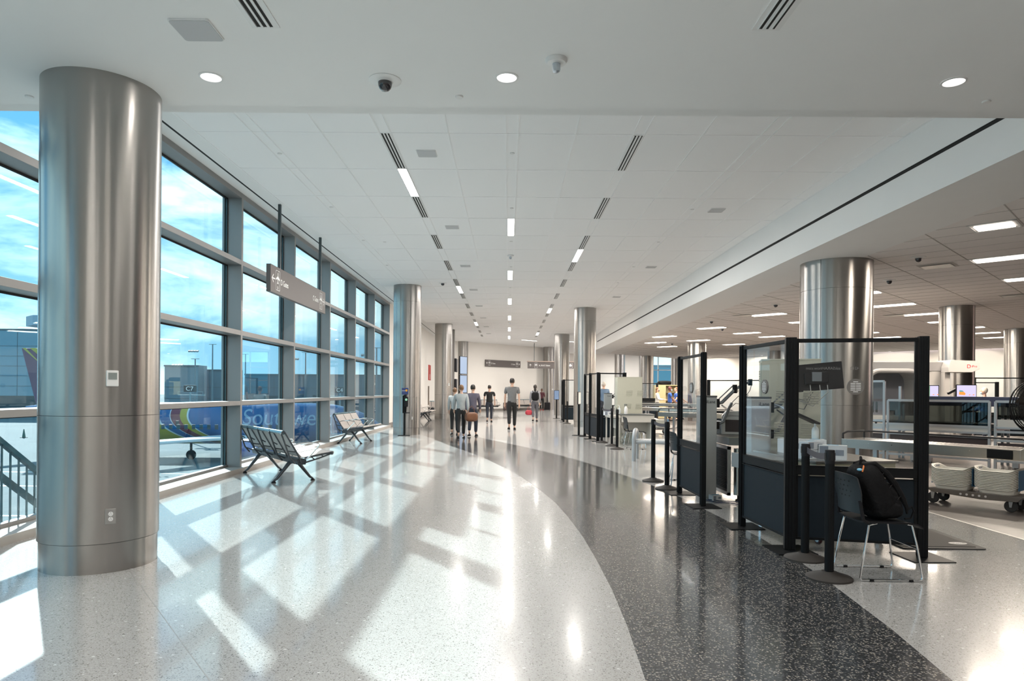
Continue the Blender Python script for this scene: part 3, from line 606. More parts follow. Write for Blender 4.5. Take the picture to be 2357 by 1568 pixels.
# ================================================================ GLASS SCREENS
def booth(name, label, pts, posts, grilles=True, top=1.95, group='black framed glass screens', plates=None, mid=(.70, .78), bot=.12):
    """pts: list of (x, y); a post at each, a panel between each pair"""
    ox, oy = pts[0]; t = thing(name, label, 'screen', (ox, oy, 0), 0, group)
    L = [(x-ox, y-oy) for x, y in pts]
    for i, (x, y) in enumerate(L):
        w = posts[i] if isinstance(posts, (list, tuple)) else posts
        j = min(i, len(L)-2); dx, dy = L[j+1][0]-L[j][0], L[j+1][1]-L[j][1]; rz = math.atan2(dy, dx)
        m = MB(); m.box((x, y, top/2+.01), (w, w*.85, top), rz)
        for k in (-1, 0, 1):
            for s_ in (-1, 1):
                q = Matrix.Rotation(rz, 3, 'Z') @ Vector((k*w*.28, s_*w*.44, 0)); m.box((x+q.x, y+q.y, top/2+.01), (w*.12, .008, top-.02), rz)
        q = m.build('post', black_m, t, bevel=.004)
        m = MB(); m.box((x, y, .004), (.36, .38, .008), rz if plates is None else plates); m.build('base_plate', black_m, q)
    for i in range(len(L)-1):
        (x0, y0), (x1, y1) = L[i], L[i+1]; d = Vector((x1-x0, y1-y0)); ln = d.length; d.normalize(); rz = math.atan2(d.y, d.x)
        a = .045; P = lambda s_, z: (x0+d.x*s_, y0+d.y*s_, z)
        m = MB()
        for z, h in ((bot, .022), ((mid[0]+mid[1])/2, mid[1]-mid[0]), (top-.02, .035)): m.box(P(ln/2, z), (ln-2*a, .035, h), rz)
        for s_ in (a+.012, ln-a-.012): m.box(P(s_, (bot+top)/2), (.025, .03, top-bot), rz)
        m.box(P(ln/2, mid[0]-.012), (ln-2*a, .05, .006), rz); m.box(P(ln/2, mid[1]+.004), (ln-2*a, .046, .006), rz)
        m.build('panel_frame', black_m, t, bevel=.002)
        m = MB(); m.box(P(ln/2, (bot+mid[0])/2), (ln-2*a-.02, .018, mid[0]-bot-.02), rz); m.build('lower_panel', panel_dk, t)
        m = MB(); m.box(P(ln/2, (mid[1]+top)/2), (ln-2*a-.03, .006, top-mid[1]-.04), rz); gp = m.build('glass_pane', booth_glass, t)
        if grilles:
            m = MB(); M = Matrix.Translation(P(ln*grilles, 1.51)) @ Matrix.Rotation(rz, 4, 'Z') @ Matrix.Rotation(pi/2, 4, 'X')
            m.lathe([(.072, -.008), (.072, .008)], n=36, M=M); q = m.build('speak_through', mat('speak_disc', (.15, .14, .13), .6), t)
            m = MB()
            for r_, n_ in ((-.045, 1), (-.03, 2), (-.015, 2), (0, 2), (.015, 2), (.03, 2), (.045, 1)):
                for k in range(n_): m.prism([(-.016+(k-.5)*.045*(n_-1)-.004, r_-.003), (.016+(k-.5)*.045*(n_-1)+.004, r_-.003), (.016+(k-.5)*.045*(n_-1)+.004, r_+.003), (-.016+(k-.5)*.045*(n_-1)-.004, r_+.003)], -.0095, .0095, M)
            m.build('slots', mat('speak_slot', (.75, .75, .75), .5), q)
    return t
booth('glass_screen', 'narrow black framed glass screen beside the two middle belt posts', [(2.46, 9.77), (2.48, 8.67)], .07, .52, plates=.05)
bt = booth('glass_screen', 'large black framed corner glass screen behind the chair with the backpack', [(2.54, 7.39), (2.60, 6.29), (3.67, 6.04)], (.07, .095, .08), .50, plates=.03)
for X_, tx_ in ((3.01, 'askSARAHnow.com'), (3.16, '4312')):
    text('screen_lettering', tx_, .036, mat('decal', (.16, .16, .16), .5), bt, Matrix.Translation((X_-2.54, 6.29-.2336*(X_-2.60)-7.39-.006, 1.665)) @ Matrix.Rotation(-.23, 4, 'Z') @ Matrix.Rotation(pi/2, 4, 'X') @ Matrix.Diagonal((-1, 1, 1, 1)), .0003)
booth('glass_screen', 'far black framed glass screen in front of the tall beige locker', [(2.47, 21.96), (2.50, 20.82), (2.62, 19.92), (3.42, 20.05)], .08, False, top=2.0, plates=0)
booth('glass_screen', 'farthest black framed screen beside the walkway columns', [(2.69, 34.1), (2.62, 32.26), (3.9, 32.0)], .08, False, top=2.0, plates=0)
booth('glass_screen', 'black framed glass screen across the hall beside the woman in white', [(6.74, 35.4), (7.66, 35.1)], .10, False, top=1.9, plates=0, mid=(.95, 1.12))
booth('glass_screen', 'thin black glass screens far right behind the white-haired person', [(15.2, 22.3), (17.6, 21.7), (19.9, 21.1)], .08, False, top=2.0, plates=0)
booth('glass_screen', 'black framed screen behind the thin one at far right', [(15.6, 25.6), (17.9, 25.0)], .1, False, top=1.9, plates=0)
booth('glass_screen', 'black framed glass screen beyond the lane unit in the middle of the hall', [(7.3, 24.9), (8.9, 23.6)], .09, .5, top=1.9, plates=0)
# ================================================================ BELT POSTS
def stanchion(x, y, label, group='belt barrier posts', head=0.):
    t = thing('belt_post', label, 'barrier post', (x, y, 0), 0, group)
    m = MB(); m.lathe([(.172, 0), (.172, .014), (.165, .02), (.06, .052), (.055, .058), (.034, .058)], n=48); m.build('base', mat('post_base', (.028, .024, .021), .7, noise=.1, nscale=60), t, smooth=True)
    m = MB(); m.lathe([(.033, .055), (.033, .90)], n=32)
    for k in range(8):
        a = k*pi/4; m.box((.033*math.cos(a), .033*math.sin(a), .48), (.004, .006, .83), a)
    m.build('tube', black_m, t, smooth=True)
    m = MB(); m.lathe([(.036, .90), (.036, 1.0), (.034, 1.006)], n=32); m.build('cassette', black_pl, t, smooth=True)
    for k in range(4):
        a = head+k*pi/2; m = MB(); m.box((.035*math.cos(a), .035*math.sin(a), .955), (.006, .022, .058), a); m.build('belt_slot', slot_m, t)
    return t
def belt(p, q, label):
    p = Vector((*p, .955)); q = Vector((*q, .955)); d = (q-p).normalized(); m = MB(); n = 8; n_ = Vector((-d.y, d.x, 0))*.0012
    p = p+d*.04; q = q-d*.04
    for i in range(n):
        a = p.lerp(q, i/n); b = p.lerp(q, (i+1)/n); s1 = -.02*math.sin(pi*i/n); s2 = -.02*math.sin(pi*(i+1)/n)
        m.add([a-n_+Vector((0, 0, s1-.025)), b-n_+Vector((0, 0, s2-.025)), b-n_+Vector((0, 0, s2+.025)), a-n_+Vector((0, 0, s1+.025)), a+n_+Vector((0, 0, s1-.025)), b+n_+Vector((0, 0, s2-.025)), b+n_+Vector((0, 0, s2+.025)), a+n_+Vector((0, 0, s1+.025))], [(0, 1, 2, 3), (4, 5, 6, 7), (0, 1, 5, 4), (3, 2, 6, 7)])
    tag(m.build('barrier_belt', mat('belt_fabric', (.05, .045, .055), .7, noise=.1, nscale=100)), label, 'belt')
stanchion(2.52, 5.34, 'black belt post nearest the camera, beside the chair with the backpack')
stanchion(2.60, 5.96, 'black belt post standing at the corner of the large glass screen')
stanchion(2.36, 11.08, 'black belt post in front of the grey slatted bench, left of its pair')
stanchion(2.38, 10.2, 'black belt post beside the narrow glass screen, right of its pair')
stanchion(2.75, 17.2, 'black belt post in front of the far black chair')
stanchion(2.77, 18.2, 'black belt post just left of the far black chair')
stanchion(2.66, 19.35, 'black belt post at the corner of the far glass screen')
stanchion(2.65, 30.6, 'farthest black belt post beside the walkway columns')
belt((2.52, 5.34), (2.60, 5.96), 'black belt between the two nearest posts')
belt((2.36, 11.08), (2.38, 10.2), 'dark purple belt between the two middle posts')
belt((2.77, 18.2), (2.66, 19.35), 'black belt between the far posts by the desk')
def sign_post(x, y, rz, label, z0=1.02, z1=1.44, w=.28, flag=None):
    t = thing('sign_post', label, 'sign stand', (x, y, 0), rz)
    m = MB(); m.box((0, 0, .006), (.36, .36, .012)); m.build('base', black_m, t)
    m = MB(); m.bb(-.035, .035, -.03, .03, .012, z0); m.build('pole', black_m, t, bevel=.004)
    m = MB(); m.bb(-w/2, w/2, -.015, .015, z0, z1); m.build('sign_frame', black_pl, t, bevel=.006)
    for s_ in (-1, 1): m = MB(); m.bb(-w/2+.02, w/2-.02, s_*.0165-.001, s_*.0165+.001, z0+.02, z1-.02); m.build('notice', flag or sign_w, t)
sign_post(2.33, 22.45, 1.15, 'black post with narrow notice frame in front of the nearest walkway column')
sign_post(2.57, 36.3, 0, 'black post with a blue and yellow notice beside the farthest screen', z0=1.0, z1=1.5, flag=mat('notice_blue', (.16, .25, .42), .5, noise=.3, nscale=8))
# ================================================================ STACKING CHAIRS
def chair(x, y, rz, label):
    t = thing('stacking_chair', label, 'chair', (x, y, 0), rz, 'black stacking chairs')   # faces +x
    W = .215
    for s_ in (-1, 1):
        m = MB(); m.tube([(-.10, s_*.19, .445), (-.165, s_*.20, .43), (-.20, s_*.212, .25), (-.235, s_*W, .03), (-.225, s_*W, .012), (-.20, s_*W, .010), (.20, s_*W, .010), (.232, s_*W, .014), (.24, s_*W, .035), (.205, s_*.20, .28), (.175, s_*.185, .43), (.14, s_*.18, .437)], .0085, 8); q = m.build('leg', chrome, t, smooth=True)
        m = MB()
        for xx in (-.15, .15): m.box((xx, s_*W, .009), (.03, .022, .018))
        m.build('glide', black_pl, q)
    m = MB(); m.tube([(.213, -.203, .25), (.213, .203, .25)], .0075, 8); m.build('crossbar', chrome, t, smooth=True)
    m = MB(); n = 10; k = 8; G = []
    for i in range(n+1):
        for j in range(k+1):
            u = i/n; v = j/k*2-1; xx = -.21+.46*u; z = .452-.012*(1-v*v)+(-.035*((u-.8)/.2)**2 if u > .8 else 0)+.012*(1-u)
            G.append((xx, v*(.205+.02*math.sin(pi*u)), z))
    vs = G+[(a, b, c_-.012) for a, b, c_ in G]; N = len(G); fs = []
    for i in range(n):
        for j in range(k):
            a = i*(k+1)+j; fs += [(a, a+1, a+k+2, a+k+1), (N+a, N+a+k+1, N+a+k+2, N+a+1)]
    for i in range(n): fs += [(i*(k+1), (i+1)*(k+1), N+(i+1)*(k+1), N+i*(k+1)), (i*(k+1)+k, N+i*(k+1)+k, N+(i+1)*(k+1)+k, (i+1)*(k+1)+k)]
    for j in range(k): fs += [(j, N+j, N+j+1, j+1), (n*(k+1)+j, n*(k+1)+j+1, N+n*(k+1)+j+1, N+n*(k+1)+j)]
    m.add(vs, fs); m.build('seat', black_pl, t, smooth=True)
    m = MB(); G = []; n = 10
    for i in range(n+1):
        for j in range(k+1):
            u = i/n; v = j/k*2-1; z = .515+.305*u-.02*abs(v)**3*(1 if i == n else 0); xx = -.215-.045*u-.035*(1-v*v)+.012*math.sin(pi*u)
            G.append((xx, v*(.185+.03*min(1, u*2)-.03*max(0, u-.6)), z))
    vs = G+[(a-.010, b, c_) for a, b, c_ in G]; N = len(G); fs = []
    for i in range(n):
        for j in range(k):
            a = i*(k+1)+j; fs += [(a, a+1, a+k+2, a+k+1), (N+a, N+a+k+1, N+a+k+2, N+a+1)]
    for i in range(n): fs += [(i*(k+1), (i+1)*(k+1), N+(i+1)*(k+1), N+i*(k+1)), (i*(k+1)+k, N+i*(k+1)+k, N+(i+1)*(k+1)+k, (i+1)*(k+1)+k)]
    for j in range(k): fs += [(j, N+j, N+j+1, j+1), (n*(k+1)+j, n*(k+1)+j+1, N+n*(k+1)+j+1, N+n*(k+1)+j)]
    m.add(vs, fs); bk = m.build('backrest', mat('chair_back', (.012, .017, .021), .45, noise=.08), t, smooth=True)
    m = MB()
    for r_, z in enumerate((.76, .72, .68, .64)):
        for c_ in range(5-abs(r_-1)):
            v = (c_-2)*.055+(r_ % 2)*.027; uu = (z-.515)/.305; sx_ = -.215-.045*uu-.035*(1-(v/.2)**2)+.012*math.sin(pi*uu); m.lathe([(.006, -.0125), (.006, .0015)], n=8, M=Matrix.Translation((sx_, v, z)) @ Matrix.Rotation(pi/2, 4, 'Y'))
    m.build('perforations', slot_m, bk)
    m = MB()
    for s_ in (-1, 1): m.tube([(-.17, s_*.205, .45), (-.21, s_*.205, .47), (-.222, s_*.195, .56), (-.23, s_*.19, .62)], .014, 8)
    m.build('back_bracket', black_pl, t, smooth=True)
    return t
chair(2.965, 5.475, -.02, 'black plastic stacking chair with chrome legs holding the backpack')
chair(2.90, 11.0, .05, 'dark stacking chair half hidden behind the narrow glass screen')
chair(3.22, 17.35, .05, 'black stacking chair behind the far belt posts beside the desk')
# backpack
t = thing('backpack', 'full black backpack leaning on the nearest chair', 'backpack', (2.93, 5.47, .465), .05)
cloth = mat('black_nylon', (.008, .008, .009), .7, noise=.3, nscale=30, bump=.8, spec=.15)
def blob(name, c, r, m_, par, tilt=0., sq=.55, n=28, mm=18, wob=.0):
    m = MB(); vs = []; fs = []
    pw = lambda v: math.copysign(abs(v)**sq, v)
    for i in range(mm+1):
        a = pi*i/mm-pi/2
        for k in range(n):
            b = 2*pi*k/n; w = 1+wob*math.sin(5*b+3*a)*math.cos(2*a)
            vs.append((r[0]*pw(math.cos(a))*pw(math.cos(b))*w, r[1]*pw(math.cos(a))*pw(math.sin(b))*w, r[2]*pw(math.sin(a))))
    for i in range(mm):
        for k in range(n): fs.append((i*n+k, i*n+(k+1) % n, (i+1)*n+(k+1) % n, (i+1)*n+k))
    m.add(vs, fs, Matrix.Translation(c) @ Matrix.Rotation(tilt, 4, 'Y')); return m.build(name, m_, par, smooth=True)
blob('main_compartment', (-.02, 0, .205), (.105, .155, .24), cloth, t, -.42, .62, wob=.03)
blob('front_pocket', (.105, 0, .14), (.06, .125, .15), cloth, t, -.42, .6, wob=.04)
blob('base_pocket', (.06, 0, .07), (.13, .15, .075), cloth, t, 0, .6, wob=.04)
for s_ in (-1, 1):
    m = MB(); P = [(-.12, s_*.06, .415), (-.04, s_*.08, .43), (.05, s_*.085, .36), (.12, s_*.09, .27), (.18, s_*.10, .16), (.205, s_*.11, .09), (.21, s_*.11, .04)]
    m.tube(P, [.018, .022, .026, .026, .022, .014, .008], 10); m.build('shoulder_strap', cloth, t, smooth=True)
m = MB(); m.tube([(.20, -.11, .06), (.24, -.12, .10), (.27, -.10, .06), (.26, -.08, .0), (.21, -.08, -.005)], .007, 6); m.build('loose_strap', cloth, t, smooth=True)
m = MB(); m.tube([(-.13, -.035, .415), (-.125, -.035, .455), (-.105, 0, .475), (-.08, .035, .455), (-.07, .035, .42)], .010, 8); m.build('carry_handle', cloth, t, smooth=True)
for k_ in range(3):
    m = MB(); P = [(-.05+.07*k_+.10*math.sin(a)*.0, .157*math.cos(a)*.8, .33-.09*k_+.02*math.sin(3*a)) for a in [pi*i/10 for i in range(11)]]
    P = [(x_+.075*math.sin(pi*i/10)+.03, y_, z_+.02*math.sin(pi*i/10)) for i, (x_, y_, z_) in enumerate(P)]; m.tube(P, .004, 6); m.build('zip', black_pl, t, smooth=True)
m = MB(); m.tube([(-.155, -.11, .37), (-.14, -.10, .40), (-.12, -.07, .415)], .006, 8); m.build('key_fob', mat('orange_cord', (.7, .2, .05), .5), t, smooth=True)
m = MB(); m.ell((-.165, -.09, .385), (.02, .02, .012)); m.build('badge', mat('badge_blue', (.2, .5, .7), .4), t, smooth=True)
# anti fatigue mat
t = thing('floor_mat', 'dark rubber floor mat with an oval badge right of the large glass screen', 'mat', (0, 0, 0))
m = MB(); m.prism([(3.70, 6.37), (4.45, 6.35), (4.47, 6.37), (4.53, 7.28), (3.70, 7.32)], .001, .012); m.build('mat_base', mat('mat_rubber', (.03, .03, .03), .7, noise=.1, nscale=30), t)
m = MB(); m.prism([(3.72, 6.43), (4.40, 6.41), (4.45, 7.2), (3.72, 7.24)], .012, .016); m.build('mat_field', mat('mat_field', (.045, .043, .041), .8, noise=.1, nscale=30), t)
m = MB(); m.lathe([(1, 0), (1, .0008)], n=32, M=Matrix.Translation((4.33, 6.56, .0165)) @ Matrix.Diagonal((.085, .05, 1, 1))); m.build('oval_badge', mat('mat_badge', (.42, .42, .42), .5), t)
text('badge_lettering', 'Wearwell', .03, slot_m, t, Matrix.Translation((4.275, 6.55, .0178)), .0002)
# ================================================================ LANE EQUIPMENT
def locker(x, y, rz, w, d, h, label, doors_side=True):
    t = thing('locker', label, 'locker', (x, y, 0), rz, 'beige vented lockers')      # origin: near left corner; local x = right, y = back
    m = MB(); m.bb(0, w, 0, d, .04, h); m.bb(-.006, w+.006, -.006, d+.006, h-.02, h); m.bb(.03, w-.03, .03, d-.03, 0, .04); m.build('cabinet_body', beige, t, bevel=.003)
    m = MB()
    for z in [h*.90-.03*k for k in range(6)]+[h*.68-.03*k for k in range(6)]+[h*.46-.03*k for k in range(6)]+[h*.24-.03*k for k in range(6)]:
        for xx in (w*.16, w*.58): m.box((xx+w*.12, -.004, z), (w*.24, .012, .010), 0, Matrix.Rotation(.5, 4, 'X'))
    m.build('vent_louvres', mat('louvre', (.40, .39, .32), .5), t)
    m = MB(); m.bb(-.014, 0, .02, d*.52, .07, h-.04); dr = m.build('door', beige, t, bevel=.002)
    m = MB()
    for z in [h*.92-.03*k for k in range(5)]+[h*.72-.03*k for k in range(5)]+[h*.46-.03*k for k in range(5)]+[h*.25-.03*k for k in range(5)]: m.box((-.017, d*.27, z), (.010, d*.26, .009))
    m.build('vent_louvres', MC['louvre'], dr)
    m = MB(); m.box((-.019, d*.10, h*.52), (.012, .04, .05)); m.build('latch', black_pl, dr)
    return t
locker(3.08, 8.30, -.30, .66, .55, 1.86, 'tall beige vented locker seen through the large glass screen')
locker(3.10, 19.36, .0, .70, .5, 1.87, 'tall beige vented locker beyond the far black chair')
t = thing('open_cabinet', 'beige open shelf cabinet behind the officers across the hall', 'cabinet', (8.15, 38.0, 0))
m = MB(); m.bb(0, .62, 0, .5, 0, 1.85); m.build('cabinet_side', mat('cabinet_tan', (.46, .40, .22), .5), t)
m = MB(); m.bb(.62, 1.35, .02, .5, 0, .05); m.bb(.62, 1.35, 0, .5, 1.8, 1.85); m.bb(1.31, 1.35, 0, .5, 0, 1.85); m.bb(.62, 1.35, .46, .5, 0, 1.85); m.build('case', MC['cabinet_tan'], t)
for z in (.5, .95, 1.4): m = MB(); m.bb(.62, 1.31, .02, .46, z, z+.03); m.build('shelf', mat('shelf_dark', (.12, .10, .06), .6), t)
o = blob('duffel_bag', (0, 0, .11), (.38, .2, .12), cloth, None, 0, .6, wob=.08); o.location = (8.75, 38.2, 1.85); tag(o, 'black bag lying on top of the open cabinet', 'bag')
def info_column(x, y, label, w=.23):
    t = thing('lane_column', label, 'equipment column', (x, y, 0), .0, 'grey lane columns')
    m = MB(); m.bb(0, w, 0, .20, 0, 1.38); m.build('casing', mat('lane_grey', (.42, .43, .43), .42, .35, noise=.03), t, bevel=.006)
    m = MB(); m.bb(-.003, w+.003, -.003, .203, 1.38, 1.405); m.build('cap', mat('lane_cap', (.10, .10, .10), .4), t, bevel=.003)
    text('lettering', 'iLane', .058, slot_m, t, face((w-.145, -.0015, 1.30), 0), .001)
    return t
c1 = info_column(2.80, 7.86, 'grey lane column behind the large glass screen')
c2 = info_column(2.66, 9.45, 'grey lane column right of the narrow glass screen')
c3 = info_column(2.95, 20.9, 'small grey lane column behind the far glass screen')
arm_m = mat('arm_grey', (.17, .19, .21), .4, .5)
def arm(col, z, rz, second=True):
    w_ = .23
    m = MB(); m.bb(0, .05, -.04, .04, -.06, .06); t = m.build('monitor_arm', black_pl, col, bevel=.004); t.location = (w_, .08, z); t.rotation_euler = (0, 0, rz)
    for nm, P, r_ in (('lower_arm', [(.05, 0, 0), (.10, 0, .01), (.30, .02, .19)], .024), ('upper_arm', [(.31, .02, .20), (.45, 0, .28), (.52, 0, .30)], .02), ('link_rod', [(.07, .03, .06), (.28, .05, .24)], .008)):
        m = MB(); m.tube(P, r_, 10); m.build(nm, arm_m, t, smooth=True)
    m = MB(); m.lathe([(.032, -.06), (.032, .06)], (.30, .02, .20), 16); m.lathe([(.03, -.05), (.03, .04)], (.52, 0, .30), 16); m.build('joint', black_pl, t, smooth=True)
    m = MB(); m.tube([(.08, -.03, -.02), (.16, -.05, -.08), (.24, -.04, .02), (.33, -.03, .10), (.42, -.04, .08), (.50, -.03, .18), (.54, -.02, .30)], .005, 6); m.tube([(.10, .02, -.03), (.2, .03, -.10), (.32, .03, .0), (.42, .02, -.02), (.5, .02, .12)], .005, 6); m.build('cable', mat('cable_grey', (.10, .10, .11), .5), t, smooth=True)
    if second:
        m = MB(); m.tube([(.03, 0, -.30), (.12, 0, -.26), (.22, .02, -.06), (.26, .03, .0)], .021, 10); m.build('lower_arm', arm_m, t, smooth=True)
        m = MB(); m.bb(0, .05, -.035, .035, -.36, -.26); m.build('wall_bracket', black_pl, t)
    return t
arm(c1, 1.28, .0)
arm(c2, 1.30, .15)
arm(c3, 1.3, .15)
def monitor(loc, rz, tilt, w, h, label, stand=0):
    t = thing('monitor', label, 'monitor', loc, rz)       # screen faces local +y, we see the back from -y
    if stand: m = MB(); m.bb(-.02, .02, -.05, -.02, -stand, 0); m.bb(-.12, .12, -.12, .08, -stand-.01, -stand); m.build('stand', black_pl, t)
    T = Matrix.Rotation(tilt, 4, 'Y')
    m = MB(); m.box((0, 0, 0), (w, .03, h), 0, T); m.build('casing', black_pl, t, bevel=.005)
    m = MB(); m.box((-.04, -.035, -.01), (w*.5, .045, h*.42), 0, T); m.build('rear_housing', black_pl, t, bevel=.01)
    m = MB(); m.box((-.04, -.06, 0), (.10, .012, .10)); m.build('mount_plate', arm_m, t)
    m = MB()
    for k, xx in enumerate((-.10, 0, .08)): m.tube([(xx, -.03, -h*.3), (xx+.0, -.06, -h*.55), (xx-.05, -.03, -h*.75), (-.12+.03*k, 0, -h*.95-.02*k), (-.22, .02, -h*.85)], .005, 6)
    m.build('cable', mat('cable_pale', (.35, .34, .32), .5), t, smooth=True)
    s_ = MB(); s_.box((0, .016, 0), (w-.03, .002, h-.03), 0, T); s_.build('screen', black_pl, t); return t
monitor((3.42, 7.52, 1.63), -.12, -.10, .50, .30, 'large black monitor seen from behind through the large glass screen')
monitor((3.45, 9.9, 1.22), .9, 0, .34, .26, 'small black monitor seen edge-on beside the middle lane column', .355)
monitor((3.62, 21.1, 1.55), 0, 0, .42, .26, 'black monitor behind the far glass screen')
t = thing('keyboard_tray', 'black slanted keyboard tray below the large monitor', 'keyboard tray', (3.20, 7.42, 1.19))
m = MB(); m.box((0, 0, 0), (.34, .18, .022), 0, Matrix.Rotation(.42, 4, 'Y')); m.build('tray', black_pl, t, bevel=.006)
m = MB(); m.tube([(-.12, .05, .04), (-.14, .2, .10), (-.16, .36, .13)], .012, 8); m.build('support', arm_m, t)
# desk on castors
t = thing('inspection_desk', 'steel-topped beige desk on castors behind the large glass screen', 'desk', (2.93, 6.50, 0), .12)
m = MB(); m.bb(0, .86, .0, 1.25, .775, .80); m.build('worktop', inox, t, bevel=.003)
m = MB(); m.bb(.02, .84, .02, 1.23, .22, .775); m.build('carcass', mat('desk_beige', (.42, .38, .27), .5, noise=.03), t, bevel=.003)
m = MB(); m.bb(-.28, -.005, .35, 1.2, .62, .78); m.build('side_shelf', mat('shelf_grey', (.22, .23, .23), .4, .4), t, bevel=.004)
for xx, yy in ((.07, .06), (.70, .06), (.07, 1.18), (.70, 1.18)):
    m = MB(); m.lathe([(.048, -.014), (.048, .014)], n=24, M=Matrix.Translation((xx, yy, .049)) @ Matrix.Rotation(pi/2, 4, 'Y')); q = m.build('castor', mat('castor_red', (.07, .012, .012), .4), t, smooth=True)
    m = MB(); m.lathe([(.034, -.016), (.034, .016)], n=20, M=Matrix.Translation((xx, yy, .049)) @ Matrix.Rotation(pi/2, 4, 'Y')); m.bb(xx-.02, xx+.02, yy-.02, yy+.02, .09, .22); m.build('hub', chrome, q, smooth=True)
def small_box(x, y, z, dx, dy, dz, rz, col, label, name='glove_box'):
    t = thing(name, label, 'box', (x, y, z), rz, 'glove boxes and cartons')
    m = MB(); m.bb(-dx/2, dx/2, -dy/2, dy/2, 0, dz); m.build('carton', mat('carton_white', (.62, .64, .66), .6, noise=.05), t, bevel=.002)
    m = MB(); m.bb(-dx/2+.01, -dx/2+dx*.35, -dy/2-.001, -dy/2, .01, dz-.01); m.bb(dx*.1, dx*.4, -dy/2-.001, -dy/2, dz*.3, dz*.7); m.build('printed_label', mat('label_grey', (.2, .23, .28) if col == 0 else (.05, .06, .05), .6), t)
    m = MB(); m.bb(-.05, .05, -.02, .02, dz, dz+.002); m.build('opening', mat('tissue_blue', (.15, .42, .6), .7), t)
small_box(3.02, 6.80, .80, .24, .12, .09, .3, 0, 'white glove box at the near left corner of the desk')
small_box(3.02, 6.79, .892, .22, .11, .08, .45, 1, 'white glove box stacked on the one at the desk corner')
small_box(3.20, 6.72, .80, .25, .12, .14, -.5, 1, 'white glove carton with dark printing on the desk front')
small_box(3.10, 7.45, .80, .26, .14, .15, .1, 0, 'white carton at the back of the desk under the pump bottle')
small_box(3.32, 7.38, .80, .2, .14, .15, -.2, 1, 'white carton with dark label next to the pump bottle carton')
small_box(2.80, 9.2, .0, .14, .10, .07, .3, 0, 'small white carton on the floor beside the roller unit')
def pump_bottle(x, y, z, label, s=1.):
    t = thing('pump_bottle', label, 'bottle', (x, y, z), .4)
    m = MB(); m.lathe([(.035*s, 0), (.038*s, .01), (.038*s, .09*s), (.03*s, .12*s), (.013*s, .135*s), (.013*s, .15*s)], n=24); m.build('bottle', mat('clear_gel', (.62, .66, .66), .15, coat=.5), t, smooth=True)
    m = MB(); m.lathe([(.012*s, .15*s), (.012*s, .165*s), (.004*s, .168*s), (.004*s, .195*s)], n=12); m.tube([(0, 0, .195*s), (-.03*s, 0, .198*s), (-.045*s, 0, .19*s)], .005*s, 6); m.build('pump', white_pl, t, smooth=True)
pump_bottle(3.34, 7.42, .952, 'clear hand gel pump bottle on a carton behind the large glass screen')
pump_bottle(3.05, 18.72, .84, 'white pump bottle on the far desk', 1.2)
t = thing('spray_bottle', 'white spray bottle on the far desk in front of the locker', 'bottle', (3.24, 18.78, .84), 2.6)
m = MB(); m.lathe([(.045, 0), (.048, .01), (.048, .14), (.03, .19), (.014, .215), (.014, .225)], n=24); m.build('bottle', white_pl, t, smooth=True)
m = MB(); m.box((.01, 0, .25), (.07, .03, .04)); m.bar((.03, 0, .24), (.05, 0, .20), .008, .012); m.tube([(-.02, 0, .25), (-.05, 0, .25)], .008, 8); m.build('trigger_head', mat('trigger', (.15, .15, .15), .5), t, bevel=.003)
# far desk
t = thing('far_desk', 'pale grey metal desk beyond the belt posts at the far locker', 'desk', (2.93, 18.5, 0))
m = MB(); m.bb(.15, 1.05, 0, .75, .815, .84); m.build('worktop', mat('desk_top_dark', (.10, .11, .11), .3), t, bevel=.003)
m = MB(); m.bb(.95, 1.04, .02, .73, 0, .815); m.bb(.15, 1.0, .6, .64, .3, .815); m.bb(.15, .95, .02, .06, .62, .815); m.build('desk_frame', mat('desk_pale', (.55, .53, .48), .5, noise=.03), t, bevel=.003)
m = MB(); m.bb(-.18, .12, 0, .9, .74, .80); m.bb(-.16, -.12, .02, .06, 0, .74); m.bb(.07, .11, .02, .06, 0, .74); m.bb(-.16, -.12, .84, .88, 0, .74); m.bb(.07, .11, .84, .88, 0, .74); m.bb(-.16, .11, .0, .05, .2, .24); m.bb(.0, .11, .1, .8, .45, .72); m.build('side_stand', MC['desk_pale'], t, bevel=.003)
small_box(2.74, 18.75, .80, .22, .12, .10, .2, 0, 'white glove box on the low stand beside the far desk')
small_box(2.84, 19.15, .80, .22, .12, .13, -.2, 0, 'white glove box behind the other on the low stand')
# clear plastic bag on the floor by far chair
o = blob('plastic_bag', (0, 0, .20), (.20, .2, .2), glass('clear_film', (.86, .88, .88), 2.2, rough=.12), None, 0, .8, wob=.12); o.location = (3.22, 18.1, 0); tag(o, 'clear plastic bag slumped on the floor behind the far chair', 'bag')
# cable by the narrow screen
m = MB(); m.tube([(2.56, 10.6, .42), (2.53, 10.45, .32), (2.49, 10.35, .18), (2.47, 10.32, .01), (2.6, 10.2, .008)], .009, 8); tag(m.build('power_cable', mat('cable_blue', (.22, .30, .38), .4), smooth=True), 'blue grey cable hanging behind the belt post at the narrow screen', 'cable')
m = MB(); m.tube([(2.66, 9.15, .008), (2.75, 8.95, .008), (2.9, 8.92, .008), (3.0, 8.75, .008), (3.15, 8.8, .008)], .006, 6); m.tube([(2.7, 9.2, .008), (2.85, 9.05, .008), (3.05, 9.02, .01)], .006, 6); tag(m.build('power_cable', mat('cable_navy', (.02, .03, .08), .4), smooth=True), 'dark blue cables loose on the floor between the glass screens', 'cable')
